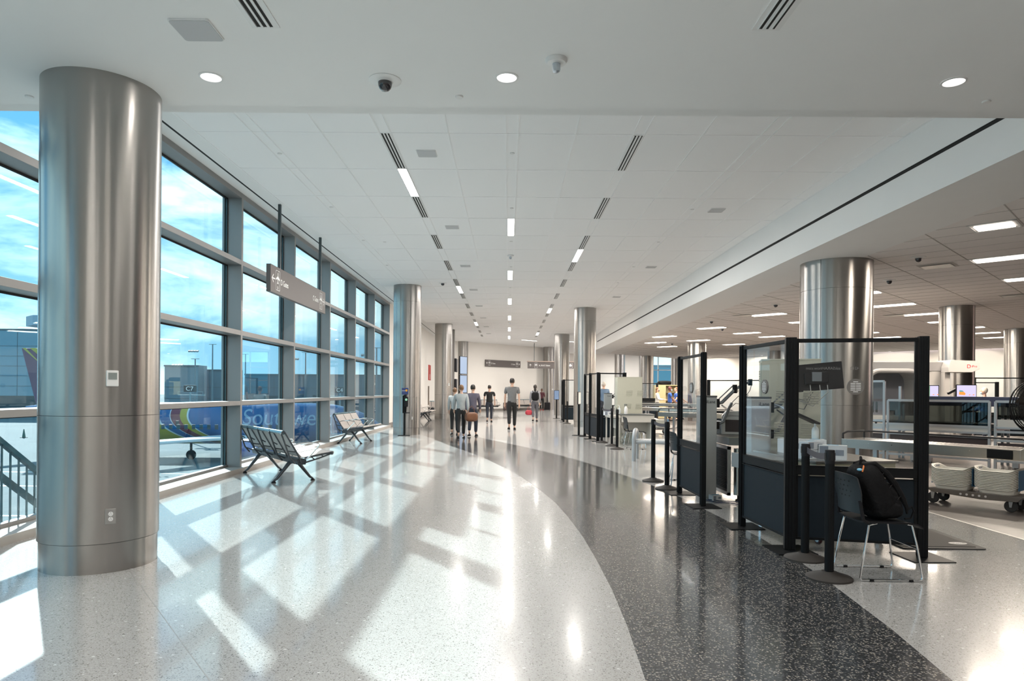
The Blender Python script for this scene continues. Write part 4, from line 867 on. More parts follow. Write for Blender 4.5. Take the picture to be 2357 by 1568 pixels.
# roller unit between the screens
t = thing('roller_unit', 'steel and black roller conveyor end unit between the two glass screens', 'conveyor unit', (3.08, 9.15, 0), 0)
m = MB(); m.bb(-.12, .62, .0, 1.1, .74, .84); m.build('top_frame', mat('unit_grey', (.20, .21, .22), .35, .6), t, bevel=.004)
m = MB(); m.bb(-.13, .63, -.01, 1.11, .84, .855); m.build('top_plate', inox, t)
m = MB(); m.lathe([(.055, .08), (.055, .70)], (.0, -.02, 0), 24); m.build('steel_guard', inox, t, smooth=True)
m = MB(); m.bb(-.10, -.08, .08, .95, .10, .70); 
m.build('black_panel', black_pl, t)
m = MB()
for k in range(24): m.bb(-.112, -.10, .12, .90, .14+k*.022, .15+k*.022)
m.build('louvres', panel_dk, t)
m = MB(); m.bb(-.115, -.075, .04, .08, .06, .72); m.bb(-.115, -.075, .95, .99, .06, .72); m.bb(-.115, -.075, .04, .99, .68, .72); m.bb(-.115, -.075, .04, .99, .06, .10); m.build('aluminium_frame', alu_p, t)
for y_ in (.03, 1.0): m = MB(); m.bb(.5, .55, y_, y_+.05, .0, .74); m.build('leg', alu_p, t)
m = MB(); m.lathe([(.035, 0), (.03, .02), (.01, .03), (.01, .08)], (0, -.02, 0), 16); m.lathe([(.035, 0), (.03, .02), (.01, .03), (.01, .06)], (-.095, .96, 0), 16); m.build('levelling_foot', black_pl, t, smooth=True)
t = thing('desktop_scanner', 'grey boxy scanner with a dark window standing on the roller unit', 'scanner', (3.30, 9.75, .856), -.3)
m = MB(); m.bb(-.24, .24, -.18, .18, 0, .26); m.prism([(-.24, .26), (.24, .26), (.20, .33), (-.18, .33)], -.16, .16, Matrix.Rotation(pi/2, 4, 'X')); m.build('case', mat('lane_grey', (.42, .43, .43), .42, .35), t, bevel=.01)
m = MB(); m.bb(-.19, .19, -.186, -.18, .04, .21); m.build('window', mat('dark_fill', (.03, .02, .022), .5), t)
t = thing('tray_pile', 'pile of thin grey trays between the lane column and the grey scanner', 'tray pile', (3.02, 10.0, .856))
for k in range(8):
    m = MB(); m.bb(-.10, .10, -.15, .15, k*.022, k*.022+.010); m.bb(-.09, .09, -.14, .14, k*.022+.010, k*.022+.022); m.build('tray', mat('tray_grey', (.45, .47, .5), .5) if 1 else None, t)
# roller conveyors
def conveyor(name, label, x, y, rz, L, w=.62, z=.73, rail=True, hood=False, legs=(.25, -.3), step=.058):
    t = thing(name, label, 'conveyor', (x, y, 0), rz, 'stainless roller conveyors')    # local x along, y away from camera
    m = MB(); m.bb(0, L, 0, .02, z-.14, z); m.bb(0, L, w-.02, w, z-.14, z); m.bb(0, .02, 0, w, z-.14, z); m.bb(L-.02, L, 0, w, z-.14, z); m.bb(.02, L-.02, .02, w-.02, z-.10, z-.09); m.build('side_frame', inox, t, bevel=.003)
    m = MB(); n = int((L-.5)/step)
    m.bb(.02, .42, .02, w-.02, z-.012, z-.006)
    for k in range(n): m.tube([(.45+k*step, .02, z-.022), (.45+k*step, w-.02, z-.022)], .024, 10)
    m.build('roller_bed', mat('roller', (.66, .64, .62), .25, .9), t, smooth=True)
    if rail:
        m = MB(); m.tube([(.05, w-.05, z), (.05, w-.05, z+.10), (.10, w-.05, z+.11), (L*.72-.05, w-.05, z+.11), (L*.72, w-.05, z+.09), (L*.72, w-.05, z)], .014, 10); m.tube([(.02, .02, z), (.02, .02, z+.08), (.04, .1, z+.11), (.05, w-.06, z+.11)], .016, 10); m.build('guard_rail', black_pl, t, smooth=True)
    for a in (legs[0], L+legs[1]):
        m = MB()
        for yy in (.06, w-.06): m.bb(a-.03, a+.03, yy-.03, yy+.03, .03, z-.14); m.lathe([(.03, 0), (.03, .01), (.008, .02), (.008, .04)], (a, yy, 0), 12)
        m.bb(a-.02, a+.02, .06, w-.06, .25, .29); m.build('leg', alu_p, t)
    m = MB()
    for k in range(int(L/.35)): m.lathe([(.007, 0), (.007, .004)], n=8, M=Matrix.Translation((.1+k*.35, -.0, z-.05)) @ Matrix.Rotation(pi/2, 4, 'X'))
    m.build('bolt', chrome, t)
    return t
t = conveyor('roller_conveyor', 'stainless roller conveyor with black guard rail at the right, above the bin cart', 5.31, 10.88, math.atan2(-.843, .538), 3.2)
m = MB(); m.bb(2.06, 2.36, -.012, 0, .60, .72); m.build('dark_coupling', black_m, t, bevel=.01)
m = MB(); m.prism([(2.45, .73), (2.6, .83), (3.2, .83), (3.2, .60), (2.45, .60)], -.62, .03, Matrix.Rotation(pi/2, 4, 'X')); m.build('end_hood', inox, t, bevel=.004)
conveyor('roller_conveyor', 'near stainless conveyor across the hall behind the middle belt posts', 4.85, 22.1, -pi/4, 3.2, z=.80)
conveyor('roller_conveyor', 'stainless conveyor further across the hall behind the nearer one', 5.2, 29.3, -pi/4, 3.6, z=.80)
conveyor('roller_conveyor', 'farthest stainless conveyor in front of the officers in blue', 6.3, 32.5, -pi/4+.35, 3.0, z=.92, rail=False)
# aluminium enclosure with glass
t = thing('lane_enclosure', 'long aluminium framed machine enclosure with smoked glass behind the roller conveyor', 'machine enclosure', (8.24, 14.88, 0), math.atan2(-.757, .653))
def prof(m, a, b, w=.045):
    m.bar(a, b, w, w); d = (Vector(b)-Vector(a)).normalized()
    for s_ in (-1, 1): m.bar(Vector(a)+Vector((0, -.0235, 0))+(Vector((0, 0, s_*.010)) if abs(d.z) < .5 else Vector((s_*.010, 0, 0))), Vector(b)+Vector((0, -.0235, 0))+(Vector((0, 0, s_*.010)) if abs(d.z) < .5 else Vector((s_*.010, 0, 0))), .006, .006)
for nm, xs_, zs, top in (('tall_frame', (-2.2, -1.05, -.04), (.15, .62, .70, .86), 1.72), ('frame', (.04, 1.90), (.15, .60, .68, .80), 1.31), ('frame', (2.0, 4.6), (.15, .55, .72, .80), 1.31)):
    m = MB()
    for xx in xs_: prof(m, (xx, 0, .0), (xx, 0, top))
    for z in zs+(top,): prof(m, (xs_[0], 0, z), (xs_[-1], 0, z))
    for xx in (xs_[0], xs_[-1]): m.bar((xx, .9, 0), (xx, .9, top-.1), .045, .045); m.bar((xx, 0, .2), (xx, .9, .2), .04, .04); m.bar((xx, 0, .75), (xx, .9, .75), .04, .04)
    m.build(nm, alu_p, t)
m = MB(); m.bb(.07, 1.87, -.008, .0, .83, 1.28); m.build('smoked_pane', dark_glass, t)
m = MB(); m.bb(2.03, 4.57, -.008, .0, .98, 1.28); m.build('smoked_pane', dark_glass, t)
m = MB(); m.bb(-2.17, -1.08, -.008, .0, .90, 1.69); m.build('clear_pane', booth_glass, t)
m = MB(); m.bb(-1.02, -.07, -.008, .0, .90, 1.69); m.build('clear_pane', booth_glass, t)
m = MB(); m.bb(.0, 1.9, -.014, .0, .70, .79); m.bb(2.03, 4.57, -.01, 0, .80, .96); m.bb(-2.2, -.02, -.014, 0, .72, .80); m.build('fascia_strip', mat('fascia_steel', (.42, .41, .39), .35, .7), t)
m = MB(); m.bb(.07, 1.87, .02, .04, .20, .58); m.bb(2.03, 4.57, .02, .04, .2, .5); m.bb(-2.17, -.07, .02, .04, .2, .58); m.build('opening_shade', mat('dark_fill', (.03, .02, .022), .5), t)  # dark sheets colour in the shade of the open machine base
m = MB(); m.bb(-2.1, 4.5, .05, .8, .82, .86); m.build('belt', black_pl, t)
m = MB(); m.bb(.5, 4.5, .65, .9, 1.2, 1.40); m.build('rear_cabinet', mat('cabinet_navy', (.015, .02, .045), .4), t, bevel=.01)
for k in range(5):
    m = MB(); m.lathe([(.022, -.02), (.022, .0)], n=16, M=Matrix.Translation((-2.0+k*.45, -.025, .81)) @ Matrix.Rotation(pi/2, 4, 'X')); m.build('hinge_knob', black_pl, t, smooth=True)
for xx in (.5, .8, 2.3, 2.6, -.6, -1.6):
    m = MB(); m.bb(xx-.05, xx+.05, .1, .2, .03, .15); m.lathe([(.03, 0), (.03, .012), (.008, .03)], (xx-.03, .15, 0), 12); m.lathe([(.03, 0), (.03, .012), (.008, .03)], (xx+.03, .15, 0), 12); m.build('machine_foot', alu_p, t)
# CT scanner with arch
t = thing('baggage_scanner', 'large grey baggage scanner with an arched opening behind the glass enclosure', 'scanner', (9.6, 17.0, 0), -.10)
sg = mat('scanner_grey', (.46, .44, .42), .45, noise=.03); 
arch = [(-.62, .9)]+[(-.62+.28*(1-math.cos(a)), 1.72+.30*math.sin(a)) for a in [pi/2*i/6 for i in range(7)]]+[(.62-.28*(1-math.cos(a)), 1.72+.30*math.sin(a)) for a in [pi/2*i/6 for i in range(6, -1, -1)]]+[(.62, .9)]
out = [(-1.35, .9), (-1.35, 2.15), (-1.2, 2.25), (1.1, 2.25), (1.1, .9)]
m = MB(); RX = Matrix.Rotation(pi/2, 4, 'X')
segs = [[(-1.35, .0), (1.1, 0), (1.1, .9), (-1.35, .9)], [(-1.35, .9), (-.62, .9), (-.62, 1.72), (-1.35, 2.15)], [(1.1, .9), (.62, .9), (.62, 1.72), (1.1, 2.25)]]
for sgm in segs: m.prism(sgm, -.9, 0, RX)
ap = arch[1:-1]; n = len(ap)
for i in range(n-1):
    (x0, z0), (x1, z1) = ap[i], ap[i+1]; f0 = (x0+.62)/1.24; f1 = (x1+.62)/1.24
    tx = lambda f: -1.35+2.45*f; tz = lambda f: 2.15+.10*min(1, f*6)
    m.prism([(x0, z0), (x1, z1), (tx(f1), tz(f1)), (tx(f0), tz(f0))], -.9, 0, RX)
m.build('housing', sg, t, bevel=.006)
m = MB(); m.tube([(x*1.02, -.02, z) for x, z in arch], .06, 10); m.build('arch_rim', mat('rim_grey', (.33, .31, .30), .5), t, smooth=True)
m = MB(); m.prism([(x*.98, z) for x, z in arch], -.88, -.80, RX); m.build('tunnel_back', mat('tunnel', (.16, .16, .19), .5, noise=.3, nscale=3), t)
m = MB(); m.bb(-1.4, 1.15, -.02, 0, 2.02, 2.24); m.build('top_band', mat('band_grey', (.30, .29, .29), .4), t, bevel=.004)
m = MB()
for k in range(9): m.bb(-1.15+k*.09, -1.11+k*.09, -.03, -.0, .98, 1.25)
for k in range(6): m.bb(.35+k*.09, .38+k*.09, -.03, 0, .98, 1.25)
m.build('vent_slots', slot_m, t)
m = MB(); m.prism([(0, 2.10), (.06, 2.28), (.62, 2.26), (.72, 2.20), (.72, 2.06), (.55, 1.98), (0, 1.98)], -.25, .35, Matrix.Translation((1.1, 0, 0)) @ RX); m.build('hood', mat('hood_grey', (.55, .53, .51), .45), t, bevel=.01)
m = MB(); m.bb(1.1, 1.22, -.2, .2, 0, 1.98); m.build('hood_pillar', sg, t)
text('logo_mark', 'D', .13, mat('logo_red', (.55, .03, .03), .5), t, face((1.52, -.352, 2.08), 0), .002)
text('logo_lettering', 'iPro', .075, MC['logo_red'], t, face((1.63, -.352, 2.10), 0), .002)
def xray_monitor(x, y, z, rz, w, h, label, kind):
    t = thing('xray_monitor', label, 'monitor', (x, y, z), rz, 'x-ray viewing monitors')
    m = MB(); m.bb(-w/2, w/2, 0, .03, -h/2, h/2); m.bb(-w/2, w/2, -.01, .02, -h/2-.012, -h/2+.006); m.build('bezel', black_pl, t, bevel=.003)
    m = MB(); m.bb(-w/2+.014, w/2-.014, -.002, 0, -h/2+.02, h/2-.016)
    sm = mat('xray_lilac', (.1, .1, .1), .3, emit=(.66, .60, .95), estr=.95) if kind else mat('xray_green', (.1, .1, .1), .3, emit=(.28, .75, .30), estr=.9)
    q = m.build('screen', sm, t)
    M = face((0, -.0025, 0), 0)
    m = MB(); m.prism([(-.16, -.06), (-.03, -.07), (-.02, -.03), (-.07, .01), (-.15, .02)], 0, .001, M); m.prism([(.05, -.07), (.08, -.07), (.08, -.055), (.05, -.055)], 0, .001, M); m.prism([(.13, -.07), (.16, -.07), (.165, -.05), (.13, -.055)], 0, .001, M); m.build('scanned_bag', mat('xray_orange', (.3, .1, .02), .5, emit=(.95, .30, .05), estr=.9), q)
    m = MB(); m.prism([(-.15, .0), (-.05, .0), (-.09, .03), (-.15, .035)], .001, .002, M); m.build('scanned_metal', mat('xray_teal', (.05, .15, .15), .5, emit=(.1, .35, .4), estr=.7), q)
    m = MB(); m.bb(-.02, .06, .03, .07, -h/2-.1, .04); m.bb(-.05, .05, .03, .2, -h/2-.12, -h/2-.09); m.build('stand', black_pl, t, bevel=.004)
xray_monitor(9.80, 14.6, 1.50, -.03, .43, .31, 'lit monitor showing an orange x-ray bag on lilac', 1)
xray_monitor(9.06, 14.9, 1.50, .35, .40, .29, 'lit green x-ray monitor half hidden behind the black screen post', 0)
xray_monitor(9.33, 15.1, 1.50, -.45, .34, .29, 'lilac x-ray monitor right beside the black screen post', 1)
m = MB(); m.bar((9.5, 14.75, 1.46), (9.72, 14.75, 1.58), .05, .05); m.bar((9.72, 14.75, 1.58), (9.72, 14.75, 1.44), .05, .05); tag(m.build('monitor_bracket', black_pl, bevel=.004), 'black bent bracket between the two lit x-ray monitors', 'bracket')
# drum fan
t = thing('drum_fan', 'large black caged fan cut off by the right picture edge', 'fan', (8.50, 11.0, 0), .1)
RY = Matrix.Translation((0, 0, 1.27)) @ Matrix.Rotation(pi/2, 4, 'X')
def ringpts(r, y, n=48): return [(r*math.cos(2*pi*k/n), y, 1.27+r*math.sin(2*pi*k/n)) for k in range(n)]
m = MB()
for r_, y_ in ((.40, 0), (.40, -.05), (.40, .05), (.38, -.09), (.38, .09)): m.tube(ringpts(r_, y_), .007, 6, closed=True)
for s_ in (-1, 1):
    for r_ in (.09, .15, .21, .27, .33): m.tube(ringpts(r_, s_*(.16-.10*(r_/.4)**2)), .0022, 4, closed=True)
    for k in range(40):
        a = 2*pi*k/40; m.tube([(.07*math.cos(a), s_*.155, 1.27+.07*math.sin(a)), (.25*math.cos(a+.1), s_*.12, 1.27+.25*math.sin(a+.1)), (.385*math.cos(a+.15), s_*.08, 1.27+.385*math.sin(a+.15))], .0022, 4)
m.build('cage', black_m, t, smooth=True)
m = MB(); m.lathe([(.09, -.12), (.09, .12)], n=24, M=RY); m.build('motor', black_pl, t, smooth=True)
for k in range(3):
    m = MB(); a = k*2*pi/3+.4; m.add([(.08*math.cos(a), -.03, 1.27+.08*math.sin(a)), (.34*math.cos(a-.3), -.05, 1.27+.34*math.sin(a-.3)), (.34*math.cos(a+.5), .04, 1.27+.34*math.sin(a+.5)), (.08*math.cos(a+.9), .03, 1.27+.08*math.sin(a+.9)), (.08*math.cos(a), -.027, 1.27+.08*math.sin(a)), (.34*math.cos(a-.3), -.047, 1.27+.34*math.sin(a-.3)), (.34*math.cos(a+.5), .043, 1.27+.34*math.sin(a+.5)), (.08*math.cos(a+.9), .033, 1.27+.08*math.sin(a+.9))], [(0, 1, 2, 3), (4, 5, 6, 7), (0, 1, 5, 4), (1, 2, 6, 5), (2, 3, 7, 6)]); m.build('blade', mat('fan_blade', (.06, .055, .05), .4, .3), t)
m = MB(); m.tube([(0, 0, .02), (0, 0, .85)], .022, 12); m.tube(ringpts(.44, 0, 48)[24:]+[(.44, 0, 1.27)], .012, 8); m.build('stand', black_m, t, smooth=True)
m = MB(); m.lathe([(.28, 0), (.28, .02), (.05, .05)], n=32); m.build('base', black_m, t, smooth=True)
# ================================================================ BIN CARTS
def bins_cart(x, y, rz, n1, n2, label, where_):
    t = thing('bin_cart', label, 'cart', (x, y, 0), rz)      # local x along, near side -y
    m = MB(); m.bb(-.56, .56, -.20, .20, .175, .20); m.prism([(-.56, .20), (.56, .20), (.50, .135), (.1, .12), (-.45, .15)], .195, .21, RX); m.build('deck', mat('cart_metal', (.16, .14, .125), .4, .6, noise=.05), t, bevel=.003)
    m = MB()
    for k in range(5): m.lathe([(.014, .2095), (.014, .2115)], n=16, M=Matrix.Translation((-.12+k*.07, 0, .163)) @ RX)
    m.build('deck_holes', mat('hole_light', (.55, .52, .5), .6), t)
    m = MB(); m.bar((-.56, -.10, .195), (-.70, -.10, .20), .09, .02); m.build('handle', black_pl, t, bevel=.004)
    m = MB(); m.tube([(.56, -.16, .19), (.74, -.16, .20), (.80, -.14, .28), (.82, -.10, .9), (.82, .10, .9), (.80, .14, .28), (.74, .16, .20), (.56, .16, .19)], .012, 8); m.build('push_rail', alu_p, t, smooth=True)
    for xx in (-.46, .42):
        for yy in (-.17, .15):
            m = MB(); m.lathe([(.066, -.014), (.073, -.008), (.073, .008), (.066, .014)], n=28, M=Matrix.Translation((xx, yy, .073)) @ RX); q = m.build('wheel', rubber, t, smooth=True)
            m = MB(); m.prism([(-.03, .14), (.035, .14), (.012, .0), (-.012, .0)], -.02, .02, Matrix.Translation((xx, yy, .06)) @ RX @ Matrix.Translation((0, .0, 0))); m.build('fork', alu_p, q)
    return t
def bin_mesh():
    """one nesting bin: local origin bottom centre, x long"""
    L, Wd, h, e_ = .235, .17, .062, .008
    def ringz(s, z, hump): 
        pts = []
        N = 40
        for k in range(N):
            a = 2*pi*k/N; c_, s__ = math.cos(a), math.sin(a); px_ = math.copysign(abs(c_)**.38, c_)*L*s; py_ = math.copysign(abs(s__)**.38, s__)*Wd*s
            hz = hump*max(0, (abs(px_)/L-.62)/.38)**1.5
            pts.append((px_, py_, z+hz))
        return pts
    R = [ringz(.80, 0, 0), ringz(.84, .02, 0), ringz(.92, h-.010, .045), ringz(1.02, h-.011, .045), ringz(1.03, h-.002, .045), ringz(.93, h, .045), ringz(.83, .012, 0)]
    v = [p for r in R for p in r]; N = 40; f = []
    for i in range(len(R)-1):
        for k in range(N): f.append((i*N+k, i*N+(k+1) % N, (i+1)*N+(k+1) % N, (i+1)*N+k))
    f.append(tuple(range(N))[::-1]); f.append(tuple((len(R)-1)*N+k for k in range(N))); return v, f
BV, BF = bin_mesh()
proto = None
def bin_at(x, y, z, rz, label, group):
    global proto
    if proto is None:
        t = thing('security_bin', label, 'bin', (x, y, z), rz, group)
        m = MB(); m.add(BV, BF); m.build('tray', bin_m, t, smooth=True)
        m = MB()
        for s_ in (-1, 1): m.bb(s_*.2415, s_*.2425, -.08, .08, .10, .135) if 0 else m.box((s_*.2385, 0, .070), (.008, .19, .026))
        m.build('blue_end_label', mat('bin_blue', (.04, .14, .26), .5), t); proto = t; return t
    return dup(proto, (x, y, z), rz, label, group)
def stack(root, lx, n, name_, z0=.20, pitch=.0205, adv=False):
    rz = root.rotation_euler.z; M = Matrix.Rotation(rz, 3, 'Z')
    for k in range(n):
        p = M @ Vector((lx, 0, 0)); lab = 'top bin' if k == n-1 else 'bottom bin' if k == 0 else '%s bin from the bottom' % ORD[k]
        b = bin_at(root.location.x+p.x, root.location.y+p.y, z0+k*pitch, rz, 'white security bin, %s of the %s' % (lab, name_), 'white bins of the %s' % name_)
    if adv:
        q = face((0, -.0, 0), 0)
        m = MB(); m.box((-.208, .0, .080), (.006, .14, .045), 0); m.build('advert_card', sign_w, b)
        text('advert_lettering', 'Recommend', .02, mat('ink', (.03, .05, .12), .5), b, Matrix.Translation((-.203, -.055, .075)) @ Matrix.Rotation(pi/2, 4, 'Z') @ Matrix.Rotation(pi/2, 4, 'X'), .0005)
ct = bins_cart(6.09, 8.84, math.atan2(-.81, .585), 10, 11, 'low metal cart carrying two stacks of white bins at the right', '')
stack(ct, -.27, 11, 'left stack on the near cart', adv=True); stack(ct, .235, 12, 'right stack on the near cart', adv=True)
ct2 = bins_cart(5.2, 24.2, -.6, 6, 6, 'small cart with white bins under the conveyor across the hall', '')
stack(ct2, -.27, 8, 'left stack on the far cart', pitch=.03); stack(ct2, .24, 8, 'right stack on the far cart', pitch=.03)
# hand sanitizer stand
t = thing('sanitizer_stand', 'black hand sanitizer stand with a blue sign in front of the second column', 'sanitizer stand', (-3.30, 21.72, 0), .1)
m = MB(); m.bb(-.20, .18, -.12, .12, 0, .012); m.build('base', black_m, t)
m = MB(); m.bb(-.025, .02, -.015, .015, .012, 1.30); m.build('pole', black_m, t)
m = MB(); m.bb(-.06, .06, -.03, .02, .72, 1.28); m.bb(.0, .17, -.12, -.02, .72, .745); m.build('drip_tray', black_m, t, bevel=.005)
m = MB(); m.bb(.0, .12, -.14, -.03, .92, 1.24); q = m.build('dispenser', black_pl, t, bevel=.03)
m = MB(); m.lathe([(.038, 0), (.038, .006)], n=20, M=Matrix.Translation((.06, -.14, 1.15)) @ RX); m.build('level_window', mat('pale_green', (.35, .7, .5), .4), q)
m = MB(); m.bb(-.09, .12, -.02, -.005, 1.31, 1.52); q = m.build('sign_board', mat('sanit_navy', (.03, .05, .16), .5), t, bevel=.01)
m = MB(); m.lathe([(.035, 0), (.035, .003)], n=20, M=Matrix.Translation((.06, -.021, 1.44)) @ RX); m.build('orange_drop', mat('orange_mark', (.8, .35, .02), .5), q)
text('sign_lettering', 'Sanitize', .04, sign_w, q, face((-.08, -.021, 1.42), 0), .001)
# ================================================================ PEOPLE
def skinobj(name, verts, edges, radii, m_, parent, root=0, sub=1):
    me = bpy.data.meshes.new(name); me.from_pydata([Vector(v) for v in verts], edges, []); me.materials.append(m_)
    o = bpy.data.objects.new(name, me); COL.objects.link(o); o.parent = parent
    sk = o.modifiers.new('skin', 'SKIN'); sk.use_smooth_shade = True
    if not me.skin_vertices: 
        bm = bmesh.new(); bm.from_mesh(me); bm.verts.layers.skin.verify(); bm.to_mesh(me); bm.free()
    for i, sv in enumerate(me.skin_vertices[0].data):
        r = radii[i]; sv.radius = r if isinstance(r, tuple) else (r, r); sv.use_root = (i == root)
    sb = o.modifiers.new('sub', 'SUBSURF'); sb.levels = sub; sb.render_levels = sub
    return o
class Chain:
    def __init__(s): s.v = []; s.e = []; s.r = []
    def run(s, pts, frm=None):
        last = frm
        for p, r in pts:
            s.v.append(tuple(p)); s.r.append(r); i = len(s.v)-1
            if last is not None: s.e.append((last, i))
            last = i
        return last
def person(x, y, face_dir, h, label, shirt, trousers, skin, hair, stride=.0, arms=((-.1, 0.), (.1, 0.)), hairlong=False, mask=None, head_turn=0., lean=0., shoe=None, sleeves=True, wide=1.):
    """local: faces +y; stride = half step length along y; arms: (swing at the shoulder, elbow bend) left and right"""
    t = thing('person', label, 'person', (x, y, 0), face_dir-pi/2); k = h/1.75
    def V(a, b, c): return Vector((a*k*(1 if abs(a) < .01 else 1), b*k+lean*max(0, c-.9)*k, c*k))
    pelvis, waist, chest, neck = V(0, 0, .95), V(0, 0, 1.10), V(0, .0, 1.32), V(0, -.005, 1.50)
    legs = []
    for s_ in (-1, 1):
        st = stride*s_; knee = V(s_*.095, st*.45+.03+abs(st)*.15, .50); ank = V(s_*.09, st-.02, .09+(.07 if st < -.05 else 0)); legs.append((V(s_*.095, 0, .90), knee, ank, V(s_*.10, st+.12, .035+(.02 if st < -.05 else 0))))
    ar = []
    for s_, (sw, el) in zip((-1, 1), arms):
        sh = V(s_*.185*wide, 0, 1.42); L1, L2 = .29, .26
        e_ = sh+Vector((s_*.035, math.sin(sw)*L1, -math.cos(sw)*L1))*k; w_ = e_+Vector((-s_*.02 if el > .5 else s_*.01, math.sin(sw+el)*L2, -math.cos(sw+el)*L2))*k; ar.append((sh, e_, w_, sw+el))
    # body: skin with fingers
    c = Chain(); b = c.run([(pelvis, .075*k), (waist, .07*k), (chest, (.09*k, .07*k)), (neck, .050*k), (V(0, .0, 1.58), .055*k)])
    for (hip, knee, ank, toe) in legs: c.run([(hip, .06*k), (knee, .045*k), (ank, .034*k), (toe, (.04*k, .028*k))], 0)
    for s_, (sh, e_, w_, an) in zip((-1, 1), ar):
        i = c.run([(sh, .042*k), (e_, .038*k), (w_, .026*k)], 2)
        d = Vector((0, math.sin(an), -math.cos(an))); hp = w_+d*.085*k; j = c.run([(w_+d*.04*k, (.030*k, .018*k)), (hp, (.036*k, .016*k))], i)
        n_ = Vector((0, math.cos(an), math.sin(an)))
        for q, (off, ln) in enumerate(((-.030, .060), (-.010, .072), (.010, .068), (.028, .052))):
            base = hp+n_*off*k; cu = Vector((-s_, 0, 0))*.012*k
            c.run([(base+d*.012*k, .0085*k), (base+d*ln*.6*k+cu*.5, .008*k), (base+d*ln*k+cu*1.6, .0065*k)], j)
        c.run([(w_+d*.045*k+n_*.030*k, .010*k), (w_+d*.075*k+n_*.050*k+Vector((-s_, 0, 0))*.01*k, .009*k), (w_+d*.10*k+n_*.052*k+Vector((-s_, 0, 0))*.02*k, .007*k)], i+1)
    body = skinobj('body', c.v, c.e, c.r, skin, t)
    # head with face
    H = Matrix.Translation(V(0, .015, 1.645)) @ Matrix.Rotation(head_turn, 4, 'Z') @ Matrix.Scale(k, 4)
    m = MB(); m.ell((0, 0, .01), (.076, .094, .115), 20, 16, H); m.ell((0, .035, -.055), (.05, .055, .055), 14, 10, H); m.prism([(-.012, .0), (.012, .0), (0, .03)], -.02, .018, H @ Matrix.Translation((0, .088, -.01)))
    for s_ in (-1, 1): m.ell((s_*.077, -.005, -.005), (.012, .022, .032), 10, 8, H); m.ell((s_*.03, .084, .012), (.016, .012, .010), 10, 6, H)
    m.build('head', skin, t, smooth=True)
    m = MB()
    for s_ in (-1, 1): m.ell((s_*.03, .094, .012), (.007, .004, .006), 8, 6, H)
    m.ell((0, .092, -.052), (.022, .008, .006), 10, 6, H); m.build('eyes_and_mouth', mat('face_dark', (.06, .02, .015), .5), t, smooth=True)
    m = MB(); m.ell((0, -.018, .035), (.086, .094, .105), 20, 14, H)
    if hairlong: m.ell((0, -.065, -.09), (.062, .045, .15), 14, 12, H)
    m.build('hair', hair, t, smooth=True)
    if mask: m = MB(); m.ell((0, .062, -.048), (.060, .050, .048), 16, 12, H); m.build('face_mask', mask, t, smooth=True)
    # trousers and shirt as garments over the body
    c = Chain(); c.run([(V(0, 0, .97), (.135*k, .115*k)), (V(0, 0, 1.04), (.125*k, .105*k))])
    for (hip, knee, ank, toe) in legs: c.run([(hip, .105*k), (knee, .072*k), (ank+Vector((0, 0, .03)), .058*k)], 0)
    skinobj('trousers', c.v, c.e, c.r, trousers, t)
    c = Chain(); c.run([(V(0, 0, .90), (.15*k*wide, .125*k)), (V(0, 0, 1.0), (.152*k*wide, .125*k)), (V(0, 0, 1.15), (.135*k*wide, .11*k)), (V(0, 0, 1.34), (.165*k*wide, .12*k)), (V(0, -.005, 1.46), (.085*k, .07*k))])
    for (sh, e_, w_, an) in ar:
        c.run([(sh, .070*k), (e_ if sleeves else sh.lerp(e_, .7), .060*k)]+([(e_.lerp(w_, .92), .042*k)] if sleeves else []), 3)
    skinobj('shirt', c.v, c.e, c.r, shirt, t)
    for (hip, knee, ank, toe), s_ in zip(legs, (-1, 1)):
        m = MB(); z = max(0, toe.z-.035*k); m.ell((toe.x, toe.y-.07*k, z+.035*k), (.048*k, .135*k, .04*k), 14, 8); m.bb(toe.x-.045*k, toe.x+.045*k, toe.y-.19*k, toe.y+.05*k, z, z+.02); m.build('shoe', shoe or black_pl, t, smooth=True)
    return t, V, ar
fab = lambda n, c: mat('fabric_'+n, c, .85, noise=.15, nscale=12)
dark_hair = mat('hair_dark', (.02, .015, .012), .5, noise=.3, nscale=60); brown_hair = mat('hair_brown', (.16, .08, .035), .5, noise=.3, nscale=60); red_hair = mat('hair_red', (.09, .015, .015), .5, noise=.3, nscale=60); grey_hair = mat('hair_grey', (.5, .44, .38), .6, noise=.2, nscale=60)
navy = fab('navy', (.018, .022, .035)); blue_u = fab('officer_blue', (.035, .10, .36)); blk = fab('black', (.012, .012, .012))
t, V, ar = person(-1.42, 20.6, pi/2+.1, 1.60, 'walker in pale jacket and dark trousers carrying a brown bag, back to the camera', fab('pale_grey', (.34, .36, .36)), blk, skin_a, brown_hair, .22, ((.35, .3), (-.3, .2)))
def held_bag(name, label, x, y, z, m_, s_=1.):
    t = thing(name, label, 'bag', (x, y, z), .4)
    o = blob('bag_body', (0, 0, 0), (.20*s_, .09*s_, .14*s_), m_, t, 0, .6, wob=.06); m = MB(); m.tube([(-.10*s_, 0, .11*s_), (-.07*s_, 0, .26*s_), (0, 0, .33*s_), (.07*s_, 0, .26*s_), (.10*s_, 0, .11*s_)], .010, 8); m.build('handle', m_, t, smooth=True)
held_bag('shoulder_bag', 'brown leather bag at the side of the walker in the pale jacket', -1.10, 20.5, .66, mat('leather_brown', (.16, .065, .03), .5, noise=.15))
person(-1.12, 21.6, pi/2-.1, 1.62, 'walker in a dark blue top just right of the one in the pale jacket', fab('plum', (.10, .09, .12)), navy, skin_a, dark_hair, .15, ((-.2, .2), (.25, .2)))
person(-1.75, 22.3, pi/2, 1.52, 'walker in a white grey shirt at the left of the walking group', fab('white_grey', (.45, .48, .48)), blk, skin_a, brown_hair, .12, ((.2, .3), (-.2, .2)))
